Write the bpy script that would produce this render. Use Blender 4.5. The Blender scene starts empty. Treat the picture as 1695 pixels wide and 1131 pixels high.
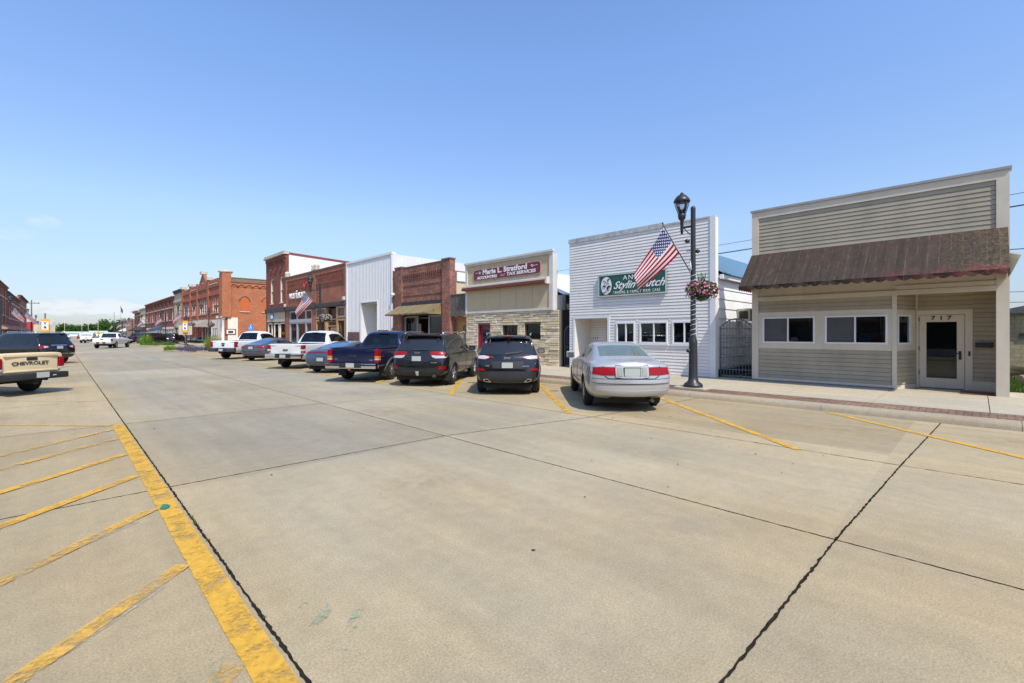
import bpy, bmesh, math, random
from mathutils import Vector, Matrix
from mathutils.bvhtree import BVHTree
R = math.radians
S = bpy.context.scene
COL = S.collection
rnd = random.Random(7)

# ------------------------------------------------------------------ materials
class NT:
    def __init__(s, name):
        s.m = bpy.data.materials.new(name); s.m.use_nodes = True
        s.t = s.m.node_tree; s.t.nodes.clear()
        s.out = s.t.nodes.new('ShaderNodeOutputMaterial')
    def n(s, typ, ins=None, **props):
        nd = s.t.nodes.new('ShaderNode' + typ)
        for k, v in props.items(): setattr(nd, k, v)
        for k, v in (ins or {}).items():
            sock = nd.inputs[k]
            if isinstance(v, bpy.types.NodeSocket): s.t.links.new(v, sock)
            else:
                if isinstance(v, (tuple, list)) and len(v) == 3 and sock.type == 'RGBA': v = (*v, 1)
                sock.default_value = v
        return nd
    def obj(s): return s.n('TexCoord').outputs['Object']
    def noise(s, scale, detail=4, rough=.55, co=None, dist=0):
        return s.n('TexNoise', {'Vector': co or s.obj(), 'Scale': scale, 'Detail': detail, 'Roughness': rough, 'Distortion': dist}).outputs['Fac']
    def rng(s, v, a, b, c, d): return s.n('MapRange', {'Value': v, 'From Min': a, 'From Max': b, 'To Min': c, 'To Max': d}).outputs[0]
    def math(s, op, a, b=0.0): return s.n('Math', {0: a, 1: b}, operation=op).outputs[0]
    def mix(s, f, a, b, mode='MIX'):
        nd = s.n('Mix', None, data_type='RGBA', blend_type=mode)
        for i, v in ((0, f), (6, a), (7, b)):
            if isinstance(v, bpy.types.NodeSocket): s.t.links.new(v, nd.inputs[i])
            else: nd.inputs[i].default_value = (*v, 1) if isinstance(v, (tuple, list)) and len(v) == 3 else v
        return nd.outputs[2]
    def mul(s, col, v): return s.mix(1.0, col, s.n('CombineColor', {0: v, 1: v, 2: v}).outputs[0], 'MULTIPLY')
    def scaled(s, sc, rot=(0, 0, 0)): return s.n('Mapping', {'Vector': s.obj(), 'Scale': sc, 'Rotation': rot}).outputs[0]
    def bump(s, h, strength, dist=.01): return s.n('Bump', {'Height': h, 'Strength': strength, 'Distance': dist}).outputs[0]
    def wall(s):
        x, y, z = s.n('SeparateXYZ', {0: s.obj()}).outputs
        nx = s.math('GREATER_THAN', s.math('ABSOLUTE', s.n('SeparateXYZ', {0: s.n('NewGeometry').outputs['Normal']}).outputs[0]), .5)
        a = s.math('ADD', s.math('MULTIPLY', y, nx), s.math('MULTIPLY', x, s.math('SUBTRACT', 1.0, nx)))
        return s.n('CombineXYZ', {0: a, 1: z}).outputs[0]
    def surf(s, col, rough=.6, metal=0.0, normal=None, **k):
        ins = {'Base Color': col, 'Roughness': rough, 'Metallic': metal}
        if normal is not None: ins['Normal'] = normal
        ins.update(k)
        p = s.n('BsdfPrincipled', ins)
        s.t.links.new(p.outputs[0], s.out.inputs[0]); return s.m

MATS = {}
def plain(name, col=None, rough=.6, metal=0.0, var=.12, vs=2.0, bump=0, bs=40, grime=0, isl=0, **k):
    if name in MATS: return MATS[name]
    b = NT(name)
    f = b.rng(b.noise(vs, 5), .3, .7, 1 - var, 1 + var)
    c = b.mul(col, f)
    if isl: c = b.mul(c, b.rng(b.n('NewGeometry').outputs['Random Per Island'], 0, 1, 1 - isl, 1 + isl))
    if grime:
        g = b.rng(b.noise(1.3, 7, .65, b.scaled((1.2, 1.2, .35))), .45, .75, 0, grime)
        c = b.mix(g, c, (.09, .075, .055))
    r = b.rng(b.noise(vs * 3, 3), .3, .7, max(0, rough - .06), min(1, rough + .06))
    nm = b.bump(b.noise(bs, 4), bump) if bump else None
    MATS[name] = b.surf(c, r, metal, nm, **k); return MATS[name]

def paint(name, col, rough=.28, metal=0.0, coat=.6):
    if name in MATS: return MATS[name]
    b = NT(name)
    d = b.rng(b.noise(1.6, 6, .6), .42, .75, 0, .06 if max(col) > .2 else .03)
    c = b.mix(d, col, (.22, .19, .15))
    r = b.rng(b.noise(3, 5), .3, .7, rough - .06, rough + .1)
    MATS[name] = b.surf(c if 'silver' not in name else col, r, metal, None, **{'Coat Weight': coat, 'Coat Roughness': .06}); return MATS[name]

def brick(name, c1, c2, mort, bw=.21, bh=.07, ms=.009, var=.3, bumpf=.5):
    if name in MATS: return MATS[name]
    b = NT(name); w = b.wall()
    t = b.n('TexBrick', {'Vector': w, 'Color1': c1, 'Color2': c2, 'Mortar': mort, 'Scale': 1.0, 'Mortar Size': ms, 'Bias': -.1, 'Brick Width': bw, 'Row Height': bh})
    f = b.rng(b.noise(.9, 6, .62), .3, .7, 1 - var, 1 + var * .7)
    f2 = b.rng(b.noise(7, 3), .3, .7, .82, 1.15)
    c = b.mul(b.mul(t.outputs[0], f), f2)
    g = b.rng(b.noise(.6, 8, .7, b.scaled((1, 1, .4))), .5, .8, 0, .3)
    c = b.mix(g, c, (.10, .07, .055))
    MATS[name] = b.surf(c, .85, 0, b.bump(b.math('MULTIPLY', t.outputs[1], -1.0), bumpf, .01)); return MATS[name]

def paving(name, c1, c2, mort):
    b = NT(name); x, y, z = b.n('SeparateXYZ', {0: b.obj()}).outputs
    w = b.n('CombineXYZ', {0: b.math('ADD', y, b.math('MULTIPLY', b.noise(1.2, 3), .05)), 1: x}).outputs[0]
    t = b.n('TexBrick', {'Vector': w, 'Color1': c1, 'Color2': c2, 'Mortar': mort, 'Scale': 1.0, 'Mortar Size': .013, 'Bias': 0, 'Brick Width': .23, 'Row Height': .115})
    c = b.mul(b.mul(t.outputs[0], b.rng(b.noise(.8, 5), .3, .7, .75, 1.25)), b.rng(b.noise(9, 4), .3, .7, .75, 1.2))
    MATS[name] = b.surf(c, .9, 0, b.bump(b.math('MULTIPLY', t.outputs[1], -1.0), .9, .02)); return MATS[name]

def glass(name, tint=None, fac=.45, rough=.02, dark=(.01, .012, .014)):
    """a pane: clear reflection over tinted see-through glass"""
    if name in MATS: return MATS[name]
    b = NT(name)
    tr = b.n('BsdfTransparent', {'Color': tint})
    df = b.n('BsdfDiffuse', {'Color': dark})
    m1 = b.n('MixShader', {0: fac, 1: tr.outputs[0], 2: df.outputs[0]})
    gl = b.n('BsdfGlossy', {'Color': (.9, .95, 1), 'Roughness': rough})
    fr = b.n('Fresnel', {'IOR': 1.5})
    m2 = b.n('MixShader', {0: fr.outputs[0], 1: m1.outputs[0], 2: gl.outputs[0]})
    b.t.links.new(m2.outputs[0], b.out.inputs[0]); MATS[name] = b.m; return b.m

def darkglass(name, col=(.012, .014, .016), rough=.06):
    if name in MATS: return MATS[name]
    b = NT(name)
    nm = b.bump(b.noise(1.4, 2), .04, .05)
    MATS[name] = b.surf(col, rough, 0, nm, **{'IOR': 1.52}); return MATS[name]

def island(name, cols, rough=.85, bumpf=.3, var=.15):
    """colour picked per separate stone of the mesh"""
    if name in MATS: return MATS[name]
    b = NT(name)
    cr = b.n('ValToRGB', {0: b.n('NewGeometry').outputs['Random Per Island']})
    e = cr.color_ramp.elements
    e[0].position = 0; e[0].color = (*cols[0], 1); e[1].position = 1; e[1].color = (*cols[-1], 1)
    for i, c in enumerate(cols[1:-1]):
        q = e.new((i + 1) / (len(cols) - 1)); q.color = (*c, 1)
    f = b.rng(b.noise(5, 6, .65), .3, .7, 1 - var, 1 + var)
    MATS[name] = b.surf(b.mul(cr.outputs[0], f), rough, 0, b.bump(b.noise(25, 5), bumpf, .02)); return MATS[name]

def flagmat():
    b = NT('flag_cloth'); u, v, _ = b.n('SeparateXYZ', {0: b.n('TexCoord').outputs['UV']}).outputs
    st = b.math('MODULO', b.math('FLOOR', b.math('MULTIPLY', v, 13.0)), 2.0)
    c = b.mix(st, (.36, .008, .018), (.64, .63, .61))
    can = b.math('MULTIPLY', b.math('LESS_THAN', u, .4), b.math('LESS_THAN', v, 7 / 13))
    su = b.math('SUBTRACT', b.math('FRACT', b.math('MULTIPLY', u, 15.0)), .5)
    row = b.math('MULTIPLY', v, 9.3)
    sh = b.math('MULTIPLY', b.math('MODULO', b.math('FLOOR', b.math('MULTIPLY', v, 16.5)), 2.0), .5)
    su = b.math('SUBTRACT', b.math('FRACT', b.math('ADD', b.math('MULTIPLY', u, 15.0), sh)), .5)
    sv = b.math('SUBTRACT', b.math('FRACT', b.math('MULTIPLY', v, 16.5)), .5)
    d = b.math('ADD', b.math('MULTIPLY', su, su), b.math('MULTIPLY', sv, sv))
    blue = b.mix(b.math('LESS_THAN', d, .075), (.035, .045, .16), (.78, .78, .78))
    c = b.mix(can, c, blue)
    c = b.mix(b.math('LESS_THAN', u, .025), c, (.8, .79, .76))
    df = b.n('BsdfDiffuse', {'Color': c}); tl = b.n('BsdfTranslucent', {'Color': c})
    m = b.n('MixShader', {0: .15, 1: df.outputs[0], 2: tl.outputs[0]})
    b.t.links.new(m.outputs[0], b.out.inputs[0]); return b.m

def stain(name, col, amax, sc):
    b = NT(name); o = b.obj()
    d = b.n('VectorMath', {0: o}, operation='LENGTH').outputs[1]
    a = b.math('MULTIPLY', b.rng(d, .15, .5, 1, 0), b.rng(b.noise(sc, 7, .7), .42, .66, 0, amax))
    t = b.n('BsdfTransparent'); p = b.n('BsdfPrincipled', {'Base Color': col, 'Roughness': .8})
    m = b.n('MixShader', {0: a, 1: t.outputs[0], 2: p.outputs[0]}); b.t.links.new(m.outputs[0], b.out.inputs[0]); MATS[name] = b.m; return b.m

def leafmat(name, c1, c2, tr=.25):
    if name in MATS: return MATS[name]
    b = NT(name)
    c = b.mix(b.n('NewGeometry').outputs['Random Per Island'], c1, c2)
    df = b.n('BsdfDiffuse', {'Color': c}); tl = b.n('BsdfTranslucent', {'Color': c})
    m = b.n('MixShader', {0: tr, 1: df.outputs[0], 2: tl.outputs[0]})
    b.t.links.new(m.outputs[0], b.out.inputs[0]); MATS[name] = b.m; return b.m

def concrete(name, base, slab=True, coarse=1.0):
    b = NT(name); o = b.obj()
    f1 = b.rng(b.noise(.22, 8, .65), .3, .7, .80, 1.14)
    f2 = b.rng(b.noise(75, 6, .75), .35, .65, 1 - .30 * coarse, 1 + .24 * coarse)
    f3 = b.rng(b.noise(1.0, 6, .65, b.scaled((2.2, .16, 1))), .3, .7, .88, 1.08)
    f4 = b.rng(b.noise(6, 7, .75), .3, .7, .90, 1.08)
    f = b.math('MULTIPLY', b.math('MULTIPLY', f1, f2), b.math('MULTIPLY', f3, f4))
    c = b.mul(base, f)
    warm = b.rng(b.noise(.35, 5, .6, b.scaled((1, .5, 1))), .4, .65, 0, .55)
    c = b.mix(warm, c, b.mix(1.0, c, (1.12, .98, .78), 'MULTIPLY'))
    if slab:
        x, y, z = b.n('SeparateXYZ', {0: o}).outputs
        fx = b.math('FLOOR', b.math('DIVIDE', b.math('SUBTRACT', x, .87), 3.81))
        fy = b.math('FLOOR', b.math('DIVIDE', b.math('SUBTRACT', y, .9), 5.4))
        wn = b.n('TexWhiteNoise', {'Vector': b.n('CombineXYZ', {0: fx, 1: fy}).outputs[0]}, noise_dimensions='2D')
        c = b.mul(c, b.rng(wn.outputs[0], 0, 1, .88, 1.08))
        near = b.rng(b.math('ADD', y, b.math('MULTIPLY', b.noise(.5, 4), 5.0)), 4, 10, 1, 0)
        lane = b.math('MULTIPLY', b.math('MULTIPLY', b.rng(x, .8, 1.6, 0, 1), b.rng(x, 7.4, 8.0, 1, 0)), b.math('SUBTRACT', 1.0, b.math('MULTIPLY', near, .8)))
        c = b.mix(b.math('MULTIPLY', lane, .85), c, b.mix(1.0, c, (.90, .93, .97), 'MULTIPLY'))
        c = b.mix(b.math('SUBTRACT', 1.0, lane), c, b.mix(1.0, c, (1.04, .985, .86), 'MULTIPLY'))
        rust = b.math('MULTIPLY', b.rng(b.noise(.8, 6, .75, b.scaled((5, .35, 1))), .66, .74, 0, .4), b.rng(b.noise(.3, 2), .5, .6, 0, 1))
        c = b.mix(rust, c, (.20, .12, .06))
        oil = b.rng(b.noise(.55, 8, .72), .60, .78, 0, .24)
        c = b.mix(oil, c, (.13, .12, .105))
    vo = b.n('TexVoronoi', {'Vector': o, 'Scale': 34.0, 'Randomness': 1.0})
    pk = b.math('MULTIPLY', b.math('LESS_THAN', vo.outputs[0], .12), b.math('GREATER_THAN', b.n('SeparateColor', {0: vo.outputs[1]}).outputs[0], .6))
    c = b.mix(b.math('MULTIPLY', pk, .55), c, (.10, .085, .07))
    pk2 = b.math('MULTIPLY', b.math('LESS_THAN', vo.outputs[0], .1), b.math('LESS_THAN', b.n('SeparateColor', {0: vo.outputs[1]}).outputs[0], .2))
    c = b.mix(b.math('MULTIPLY', pk2, .5), c, (.62, .58, .5))
    h = b.math('ADD', b.noise(55, 5, .7), b.math('MULTIPLY', b.noise(190, 3, .7), .5))
    MATS[name] = b.surf(c, .9, 0, b.bump(h, .35 * coarse, .006)); return MATS[name]

def wornpaint(name, col, wear, sc=3.5):
    b = NT(name)
    f = b.math('ADD', b.math('MULTIPLY', b.noise(sc, 7, .7), .65), b.math('MULTIPLY', b.noise(45, 4, .7), .35))
    a = b.rng(f, wear - .06, wear + .09, 0, .96)
    f2 = b.rng(b.noise(20, 5), .3, .7, .82, 1.12)
    p = b.n('BsdfPrincipled', {'Base Color': b.mul(col, f2), 'Roughness': .75})
    t = b.n('BsdfTransparent')
    m = b.n('MixShader', {0: a, 1: t.outputs[0], 2: p.outputs[0]})
    b.t.links.new(m.outputs[0], b.out.inputs[0]); MATS[name] = b.m; return b.m

# ------------------------------------------------------------------ objects
WL = {}   # world position of each object's origin
def wpos(o): return WL.get(o.name, Vector((0, 0, 0))) if o else Vector((0, 0, 0))

def tag(o, label=None, cat=None, group=None, kind=None):
    if label: o['label'] = label
    if cat: o['category'] = cat
    if group: o['group'] = group
    if kind: o['kind'] = kind
    return o

def thing(name, label, cat, loc=(0, 0, 0), rz=0, group=None):
    o = bpy.data.objects.new(name, None); COL.objects.link(o)
    o.location = loc; o.rotation_euler = (0, 0, rz); o.empty_display_size = .2
    WL[o.name] = Vector(loc)
    return tag(o, label, cat, group)

def link(name, me, parent=None):
    o = bpy.data.objects.new(name, me); COL.objects.link(o)
    if parent is not None: o.parent = parent
    WL[o.name] = wpos(parent); return o

class MB:
    """collects shapes and links them as one mesh object; world=True: coordinates are the street's and get shifted to the parent"""
    def __init__(s, world=False): s.bm = bmesh.new(); s.world = world; s.T = None
    def v(s, p):
        return s.bm.verts.new(s.T(*p) if s.T else p)
    def face(s, pts, mi=0, smooth=False):
        try:
            f = s.bm.faces.new([s.v(p) for p in pts]); f.material_index = mi; f.smooth = smooth; return f
        except ValueError: return None
    def box(s, x0, x1, y0, y1, z0, z1, mi=0, bev=0):
        if bev:
            t = bmesh.new()
            vs = [t.verts.new(p) for p in ((x0, y0, z0), (x1, y0, z0), (x1, y1, z0), (x0, y1, z0), (x0, y0, z1), (x1, y0, z1), (x1, y1, z1), (x0, y1, z1))]
            for q in ((3, 2, 1, 0), (4, 5, 6, 7), (0, 1, 5, 4), (1, 2, 6, 5), (2, 3, 7, 6), (3, 0, 4, 7)): t.faces.new([vs[i] for i in q])
            bmesh.ops.bevel(t, geom=t.edges[:], offset=bev, segments=2, affect='EDGES', profile=.6)
            mp = {w: s.v(w.co[:]) for w in t.verts}
            for f in t.faces:
                g = s.bm.faces.new([mp[w] for w in f.verts]); g.material_index = mi
            t.free(); return s
        vs = [s.v(p) for p in ((x0, y0, z0), (x1, y0, z0), (x1, y1, z0), (x0, y1, z0), (x0, y0, z1), (x1, y0, z1), (x1, y1, z1), (x0, y1, z1))]
        for q in ((3, 2, 1, 0), (4, 5, 6, 7), (0, 1, 5, 4), (1, 2, 6, 5), (2, 3, 7, 6), (3, 0, 4, 7)):
            s.bm.faces.new([vs[i] for i in q]).material_index = mi
        return s
    def prism(s, poly, axis, c0, c1, mi=0):
        """poly in the two other axes, extruded along axis"""
        def p(q, c): return (c, q[0], q[1]) if axis == 0 else ((q[0], c, q[1]) if axis == 1 else (q[0], q[1], c))
        a = [s.v(p(q, c0)) for q in poly]; b = [s.v(p(q, c1)) for q in poly]; n = len(poly)
        for i in range(n):
            s.bm.faces.new((a[i], a[(i + 1) % n], b[(i + 1) % n], b[i])).material_index = mi
        for w in (a[::-1], b):
            f = s.bm.faces.new(w); f.material_index = mi
        return s
    def tube(s, pts, r, n=8, mi=0, caps=True):
        pts = [Vector(p) for p in pts]; rs = r if isinstance(r, (list, tuple)) else [r] * len(pts)
        rings = []; prev = None
        for i, p in enumerate(pts):
            d = (pts[min(i + 1, len(pts) - 1)] - pts[max(i - 1, 0)]).normalized()
            if prev is None: u = d.orthogonal().normalized()
            else:
                u = prev - d * prev.dot(d); u = u.normalized() if u.length > 1e-5 else d.orthogonal().normalized()
            prev = u; w = d.cross(u)
            rings.append([s.v((p + (u * math.cos(t) + w * math.sin(t)) * rs[i])[:]) for t in (2 * math.pi * k / n for k in range(n))])
        for a, b in zip(rings, rings[1:]):
            for k in range(n):
                f = s.bm.faces.new((a[k], a[(k + 1) % n], b[(k + 1) % n], b[k])); f.smooth = True; f.material_index = mi
        if caps:
            for w in (rings[0][::-1], rings[-1]):
                f = s.bm.faces.new(w); f.material_index = mi
        return s
    def lathe(s, prof, c=(0, 0, 0), n=20, axis=2, mi=0):
        rings = []
        for r, h in prof:
            ring = []
            for k in range(n):
                t = 2 * math.pi * k / n; a, b = r * math.cos(t), r * math.sin(t)
                q = (a, b, h) if axis == 2 else ((a, h, b) if axis == 1 else (h, a, b))
                ring.append(s.v((c[0] + q[0], c[1] + q[1], c[2] + q[2])))
            rings.append(ring)
        for a, b in zip(rings, rings[1:]):
            for k in range(n):
                f = s.bm.faces.new((a[k], a[(k + 1) % n], b[(k + 1) % n], b[k])); f.smooth = True; f.material_index = mi
        for w in (rings[0][::-1], rings[-1]): s.bm.faces.new(w).material_index = mi
        return s
    def build(s, name, mats, parent=None, auto=None):
        bm = s.bm
        bmesh.ops.recalc_face_normals(bm, faces=bm.faces[:])
        if s.world and parent is not None: bmesh.ops.translate(bm, verts=bm.verts[:], vec=-wpos(parent))
        me = bpy.data.meshes.new(name); bm.to_mesh(me); bm.free()
        for m in (mats if isinstance(mats, (list, tuple)) else [mats]): me.materials.append(m)
        if auto is not None: me.set_sharp_from_angle(angle=R(auto))
        return link(name, me, parent)

def copy_tree(o, parent=None):
    c = o.copy(); COL.objects.link(c)
    if parent is not None: c.parent = parent
    for ch in list(o.children): copy_tree(ch, c)
    return c

def lettering(txt, size, parent, M, m, name='lettering', ext=.006, shear=0, spacing=1.0, sx=1.0, align='CENTER', bold=0, fit=None):
    """text as real mesh letters; M maps the text plane (x right, y up, z out) to world"""
    cu = bpy.data.curves.new(name, 'FONT'); cu.body = txt; cu.size = size; cu.extrude = ext; cu.offset = bold
    cu.align_x = align; cu.align_y = 'CENTER'; cu.shear = shear; cu.space_character = spacing; cu.resolution_u = 3
    t = bpy.data.objects.new('t', cu); COL.objects.link(t)
    bpy.context.view_layer.update()
    me = bpy.data.meshes.new_from_object(t.evaluated_get(bpy.context.evaluated_depsgraph_get()))
    bpy.data.objects.remove(t); bpy.data.curves.remove(cu)
    if fit:
        xs = [v.co.x for v in me.vertices]; sx = fit / (max(xs) - min(xs))
    me.transform(Matrix.Diagonal((sx, 1, 1, 1))); me.transform(M)
    me.materials.clear(); me.materials.append(m); me.name = name
    return link(name, me, parent)

FX = 16.9
def facx(x=FX):   # frontage facing the street (-X): a along +Y, d outwards
    return lambda a, d, z: (x - d, a, z)
def facy(y):      # wall facing -Y: a along +X
    return lambda a, d, z: (a, y - d, z)
def fm(y, z, x=FX, d=0):   # text matrix on the frontage, world; reading direction is -Y
    return Matrix(((0, 0, -1, x - d), (-1, 0, 0, y), (0, 1, 0, z), (0, 0, 0, 1)))

def shift(M, parent): return Matrix.Translation(-wpos(parent)) @ M

def wall_open(mb, a0, a1, z0, z1, d0, d1, holes, mi=0):
    """a wall slab in the frontage frame with rectangular openings (a0,a1,z0,z1)"""
    As = sorted({a0, a1, *[h[0] for h in holes], *[h[1] for h in holes]}); As = [a for a in As if a0 <= a <= a1]
    for p, q in zip(As, As[1:]):
        c = (p + q) / 2
        hs = sorted((h[2], h[3]) for h in holes if h[0] < c < h[1])
        z = z0
        for b, t in hs:
            if b > z + 1e-4: mb.box(p, q, d0, d1, z, min(b, z1), mi)
            z = max(z, t)
        if z < z1 - 1e-4: mb.box(p, q, d0, d1, z, z1, mi)

def laps(mb, a0, a1, z0, z1, pitch, d=0.0, lip=.016, holes=(), mi=0):
    """clapboards: each course a tilted board with a lip"""
    n = max(1, round((z1 - z0) / pitch)); h = (z1 - z0) / n
    for i in range(n):
        b, t = z0 + i * h, z0 + (i + 1) * h
        segs = [(a0, a1)]
        for (p, q, zb, zt) in holes:
            if zb < t - .01 and zt > b + .01:
                ns = []
                for u, v in segs:
                    if p > u: ns.append((u, min(p, v)))
                    if q < v: ns.append((max(q, u), v))
                segs = [x for x in ns if x[1] - x[0] > .005]
        for u, v in segs:
            mb.face(((u, d + lip, b), (v, d + lip, b), (v, d + .002, t), (u, d + .002, t)), mi)
            mb.face(((u, d - .01, b), (v, d - .01, b), (v, d + lip, b), (u, d + lip, b)), mi)
            mb.face(((u, d + lip * .55, b - .009), (v, d + lip * .55, b - .009), (v, d + lip * .55, b), (u, d + lip * .55, b)), mi + 1)  # dark strip below the lip: the lap's shadow line put in as colour

def ribs(mb, a0, a1, z0, z1, step, d=0.0, rib=.025, mi=0, holes=()):
    n = max(1, int((a1 - a0) / step)); s_ = (a1 - a0) / n
    for i in range(n):
        p = a0 + i * s_
        spans = [(z0, z1)]
        for (ha, hb, zb, zt) in holes:
            if ha < p + s_ / 2 < hb: spans = [x for x in ((z0, zb), (zt, z1)) if x[1] > x[0] + .01]
        for b, t in spans:
            prof = ((p, d), (p + s_ * .72, d), (p + s_ * .80, d + rib), (p + s_ * .92, d + rib), (p + s_, d))
            for (u, e), (v, g) in zip(prof, prof[1:]):
                mb.face(((u, e, b), (v, g, b), (v, g, t), (u, e, t)), mi)

def window(parent, T, a0, a1, z0, z1, d, fw, fmat, pmat, mull=(), bars=(), dep=.06, name='window', pane_d=None, sill=None, label=None):
    mb = MB(True); mb.T = T
    e = d + dep
    mb.box(a0, a0 + fw, d, e, z0, z1); mb.box(a1 - fw, a1, d, e, z0, z1)
    mb.box(a0 + fw, a1 - fw, d, e, z0, z0 + fw); mb.box(a0 + fw, a1 - fw, d, e, z1 - fw, z1)
    for m in mull: mb.box(m - fw * .4, m + fw * .4, d, e - .004, z0 + fw, z1 - fw)
    for m in bars: mb.box(a0 + fw, a1 - fw, d, e - .008, m - fw * .35, m + fw * .35)
    if sill: mb.box(a0 - .05, a1 + .05, d, e + sill, z0 - .08, z0 - .002)
    w = mb.build(name, fmat, parent)
    if label: w['label'] = label
    pd = d + .015 if pane_d is None else pane_d
    mb = MB(True); mb.T = T
    mb.box(a0 + fw * .5, a1 - fw * .5, pd, pd + .008, z0 + fw * .5, z1 - fw * .5)
    mb.build('pane', pmat, w)
    return w
# ------------------------------------------------------------------ palette
M_conc = concrete('road_concrete', (.366, .312, .214))
M_walk = concrete('walk_concrete', (.44, .385, .285), slab=False, coarse=.7)
M_kerb = concrete('kerb_concrete', (.36, .305, .215), slab=False, coarse=1.2)
M_yel = wornpaint('yellow_paint', (.62, .345, .035), .42)
M_yel2 = wornpaint('yellow_paint_worn', (.62, .36, .06), .475)
M_yel3 = wornpaint('yellow_paint_ghost', (.60, .42, .17), .515)
M_ghost = wornpaint('scraped_concrete', (.43, .385, .30), .47)
M_green = wornpaint('green_spray', (.27, .36, .25), .55, 9)
M_joint = plain('joint_filler', (.022, .020, .016), 1.0, var=.4, vs=8, **{'Specular IOR Level': .05})
M_trim = plain('cream_trim', (.63, .555, .43), .6, var=.05, grime=.14)
M_beige = plain('beige_siding', (.385, .33, .235), .65, var=.09, vs=1.3, grime=.2, isl=.06)
M_seam = plain('siding_lap_shade', (.10, .085, .06), .9)  # this and the next: painted shadow lines under the clapboard laps
M_lapshadew = plain('white_siding_lap_shade', (.17, .17, .18), .9)
M_white = plain('white_vinyl', (.78, .735, .675), .5, var=.03, grime=.08, isl=.035)
M_wside = plain('white_boards', (.82, .81, .79), .6, var=.03, grime=.02)
M_wtrim = plain('white_trim', (.72, .71, .70), .45, var=.03)
M_tan = plain('tan_panel', (.56, .435, .255), .7, var=.06, grime=.08)
M_greytrim = plain('pale_grey_trim', (.62, .585, .52), .6, var=.05, grime=.12)
M_maroon = plain('maroon_paint', (.165, .018, .035), .4, var=.06)
M_redwood = plain('redwood_strip', (.17, .045, .028), .7, var=.2, vs=5)
M_stone = island('ashlar_stone', ((.58, .46, .28), (.74, .62, .42), (.48, .39, .26), (.80, .69, .50), (.62, .47, .25)))
M_mort = plain('stone_mortar', (.15, .125, .095), .95)
M_black = plain('black_metal', (.022, .023, .026), .42, var=.15)
M_dark = plain('dark_interior', (.05, .048, .045), .9)
M_room = plain('room_wall', (.20, .185, .16), .9)
M_roofd = plain('dark_roof', (.07, .07, .07), .9)
M_gate = plain('grey_blue_steel', (.12, .155, .18), .45, var=.08)
M_blueroof = plain('blue_metal_roof', (.085, .18, .26), .4, var=.05)
M_wroof = plain('white_metal_roof', (.72, .74, .76), .4, var=.05, grime=.15)
M_metal = plain('white_rib_metal', (.70, .685, .66), .42, var=.03, grime=.05)
M_tanmetal = plain('tan_rib_metal', (.56, .44, .27), .5, var=.05)
M_board = plain('weathered_boards', (.115, .10, .085), .85, var=.35, vs=9)
M_wood = plain('honey_wood', (.42, .25, .12), .55, var=.15, vs=6)
M_greyw = plain('grey_storefront', (.36, .37, .38), .5, var=.06)
M_pane = glass('shop_glass', (.78, .82, .80), .2, .015, (.014, .016, .017))
M_paned = darkglass('dark_pane')
M_screen = plain('window_screen', (.075, .075, .072), .8, var=.1)
M_letter_w = plain('white_letters', (.80, .78, .74), .5, var=.02)
M_letter_b = plain('black_letters', (.015, .015, .015), .5, var=.02)
M_silver = plain('silver_badge', (.70, .70, .70), .25, 1.0, var=.03)
M_red1 = brick('red_brick', (.38, .12, .06), (.31, .085, .045), (.26, .16, .11))
M_red2 = brick('dark_red_brick', (.26, .062, .038), (.195, .045, .03), (.18, .085, .06))
M_mix = brick('mottled_brick', (.40, .125, .065), (.13, .05, .04), (.26, .19, .15), var=.4)
M_orange = brick('orange_brick', (.50, .155, .055), (.44, .12, .045), (.36, .17, .10), var=.16)
M_rust = brick('street_red_brick', (.43, .118, .055), (.36, .09, .045), (.24, .12, .08), var=.2)
M_ybrick = brick('honey_brick', (.60, .33, .11), (.50, .26, .08), (.26, .17, .09), var=.2)
M_tanbrick = brick('tan_brown_brick', (.25, .14, .085), (.21, .115, .07), (.25, .18, .13), var=.15)
M_paver = paving('pavement_brick', (.30, .165, .095), (.19, .11, .07), (.07, .055, .04))
M_cream = plain('cream_stucco', (.79, .69, .56), .75, var=.05, grime=.1)
M_creamst = plain('cream_stone', (.50, .43, .31), .8, var=.12, grime=.2)
M_lime = plain('pale_stone_cap', (.52, .46, .37), .8, var=.15, grime=.3)
M_block = brick('yellow_blocks', (.42, .34, .20), (.38, .31, .18), (.26, .22, .14), .4, .2, .012, var=.12)
M_grass = leafmat('grass_blades', (.05, .11, .018), (.12, .19, .03))
M_soil = plain('soil_and_turf', (.085, .095, .045), .95, var=.5, vs=1.2, bump=.5)

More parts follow.
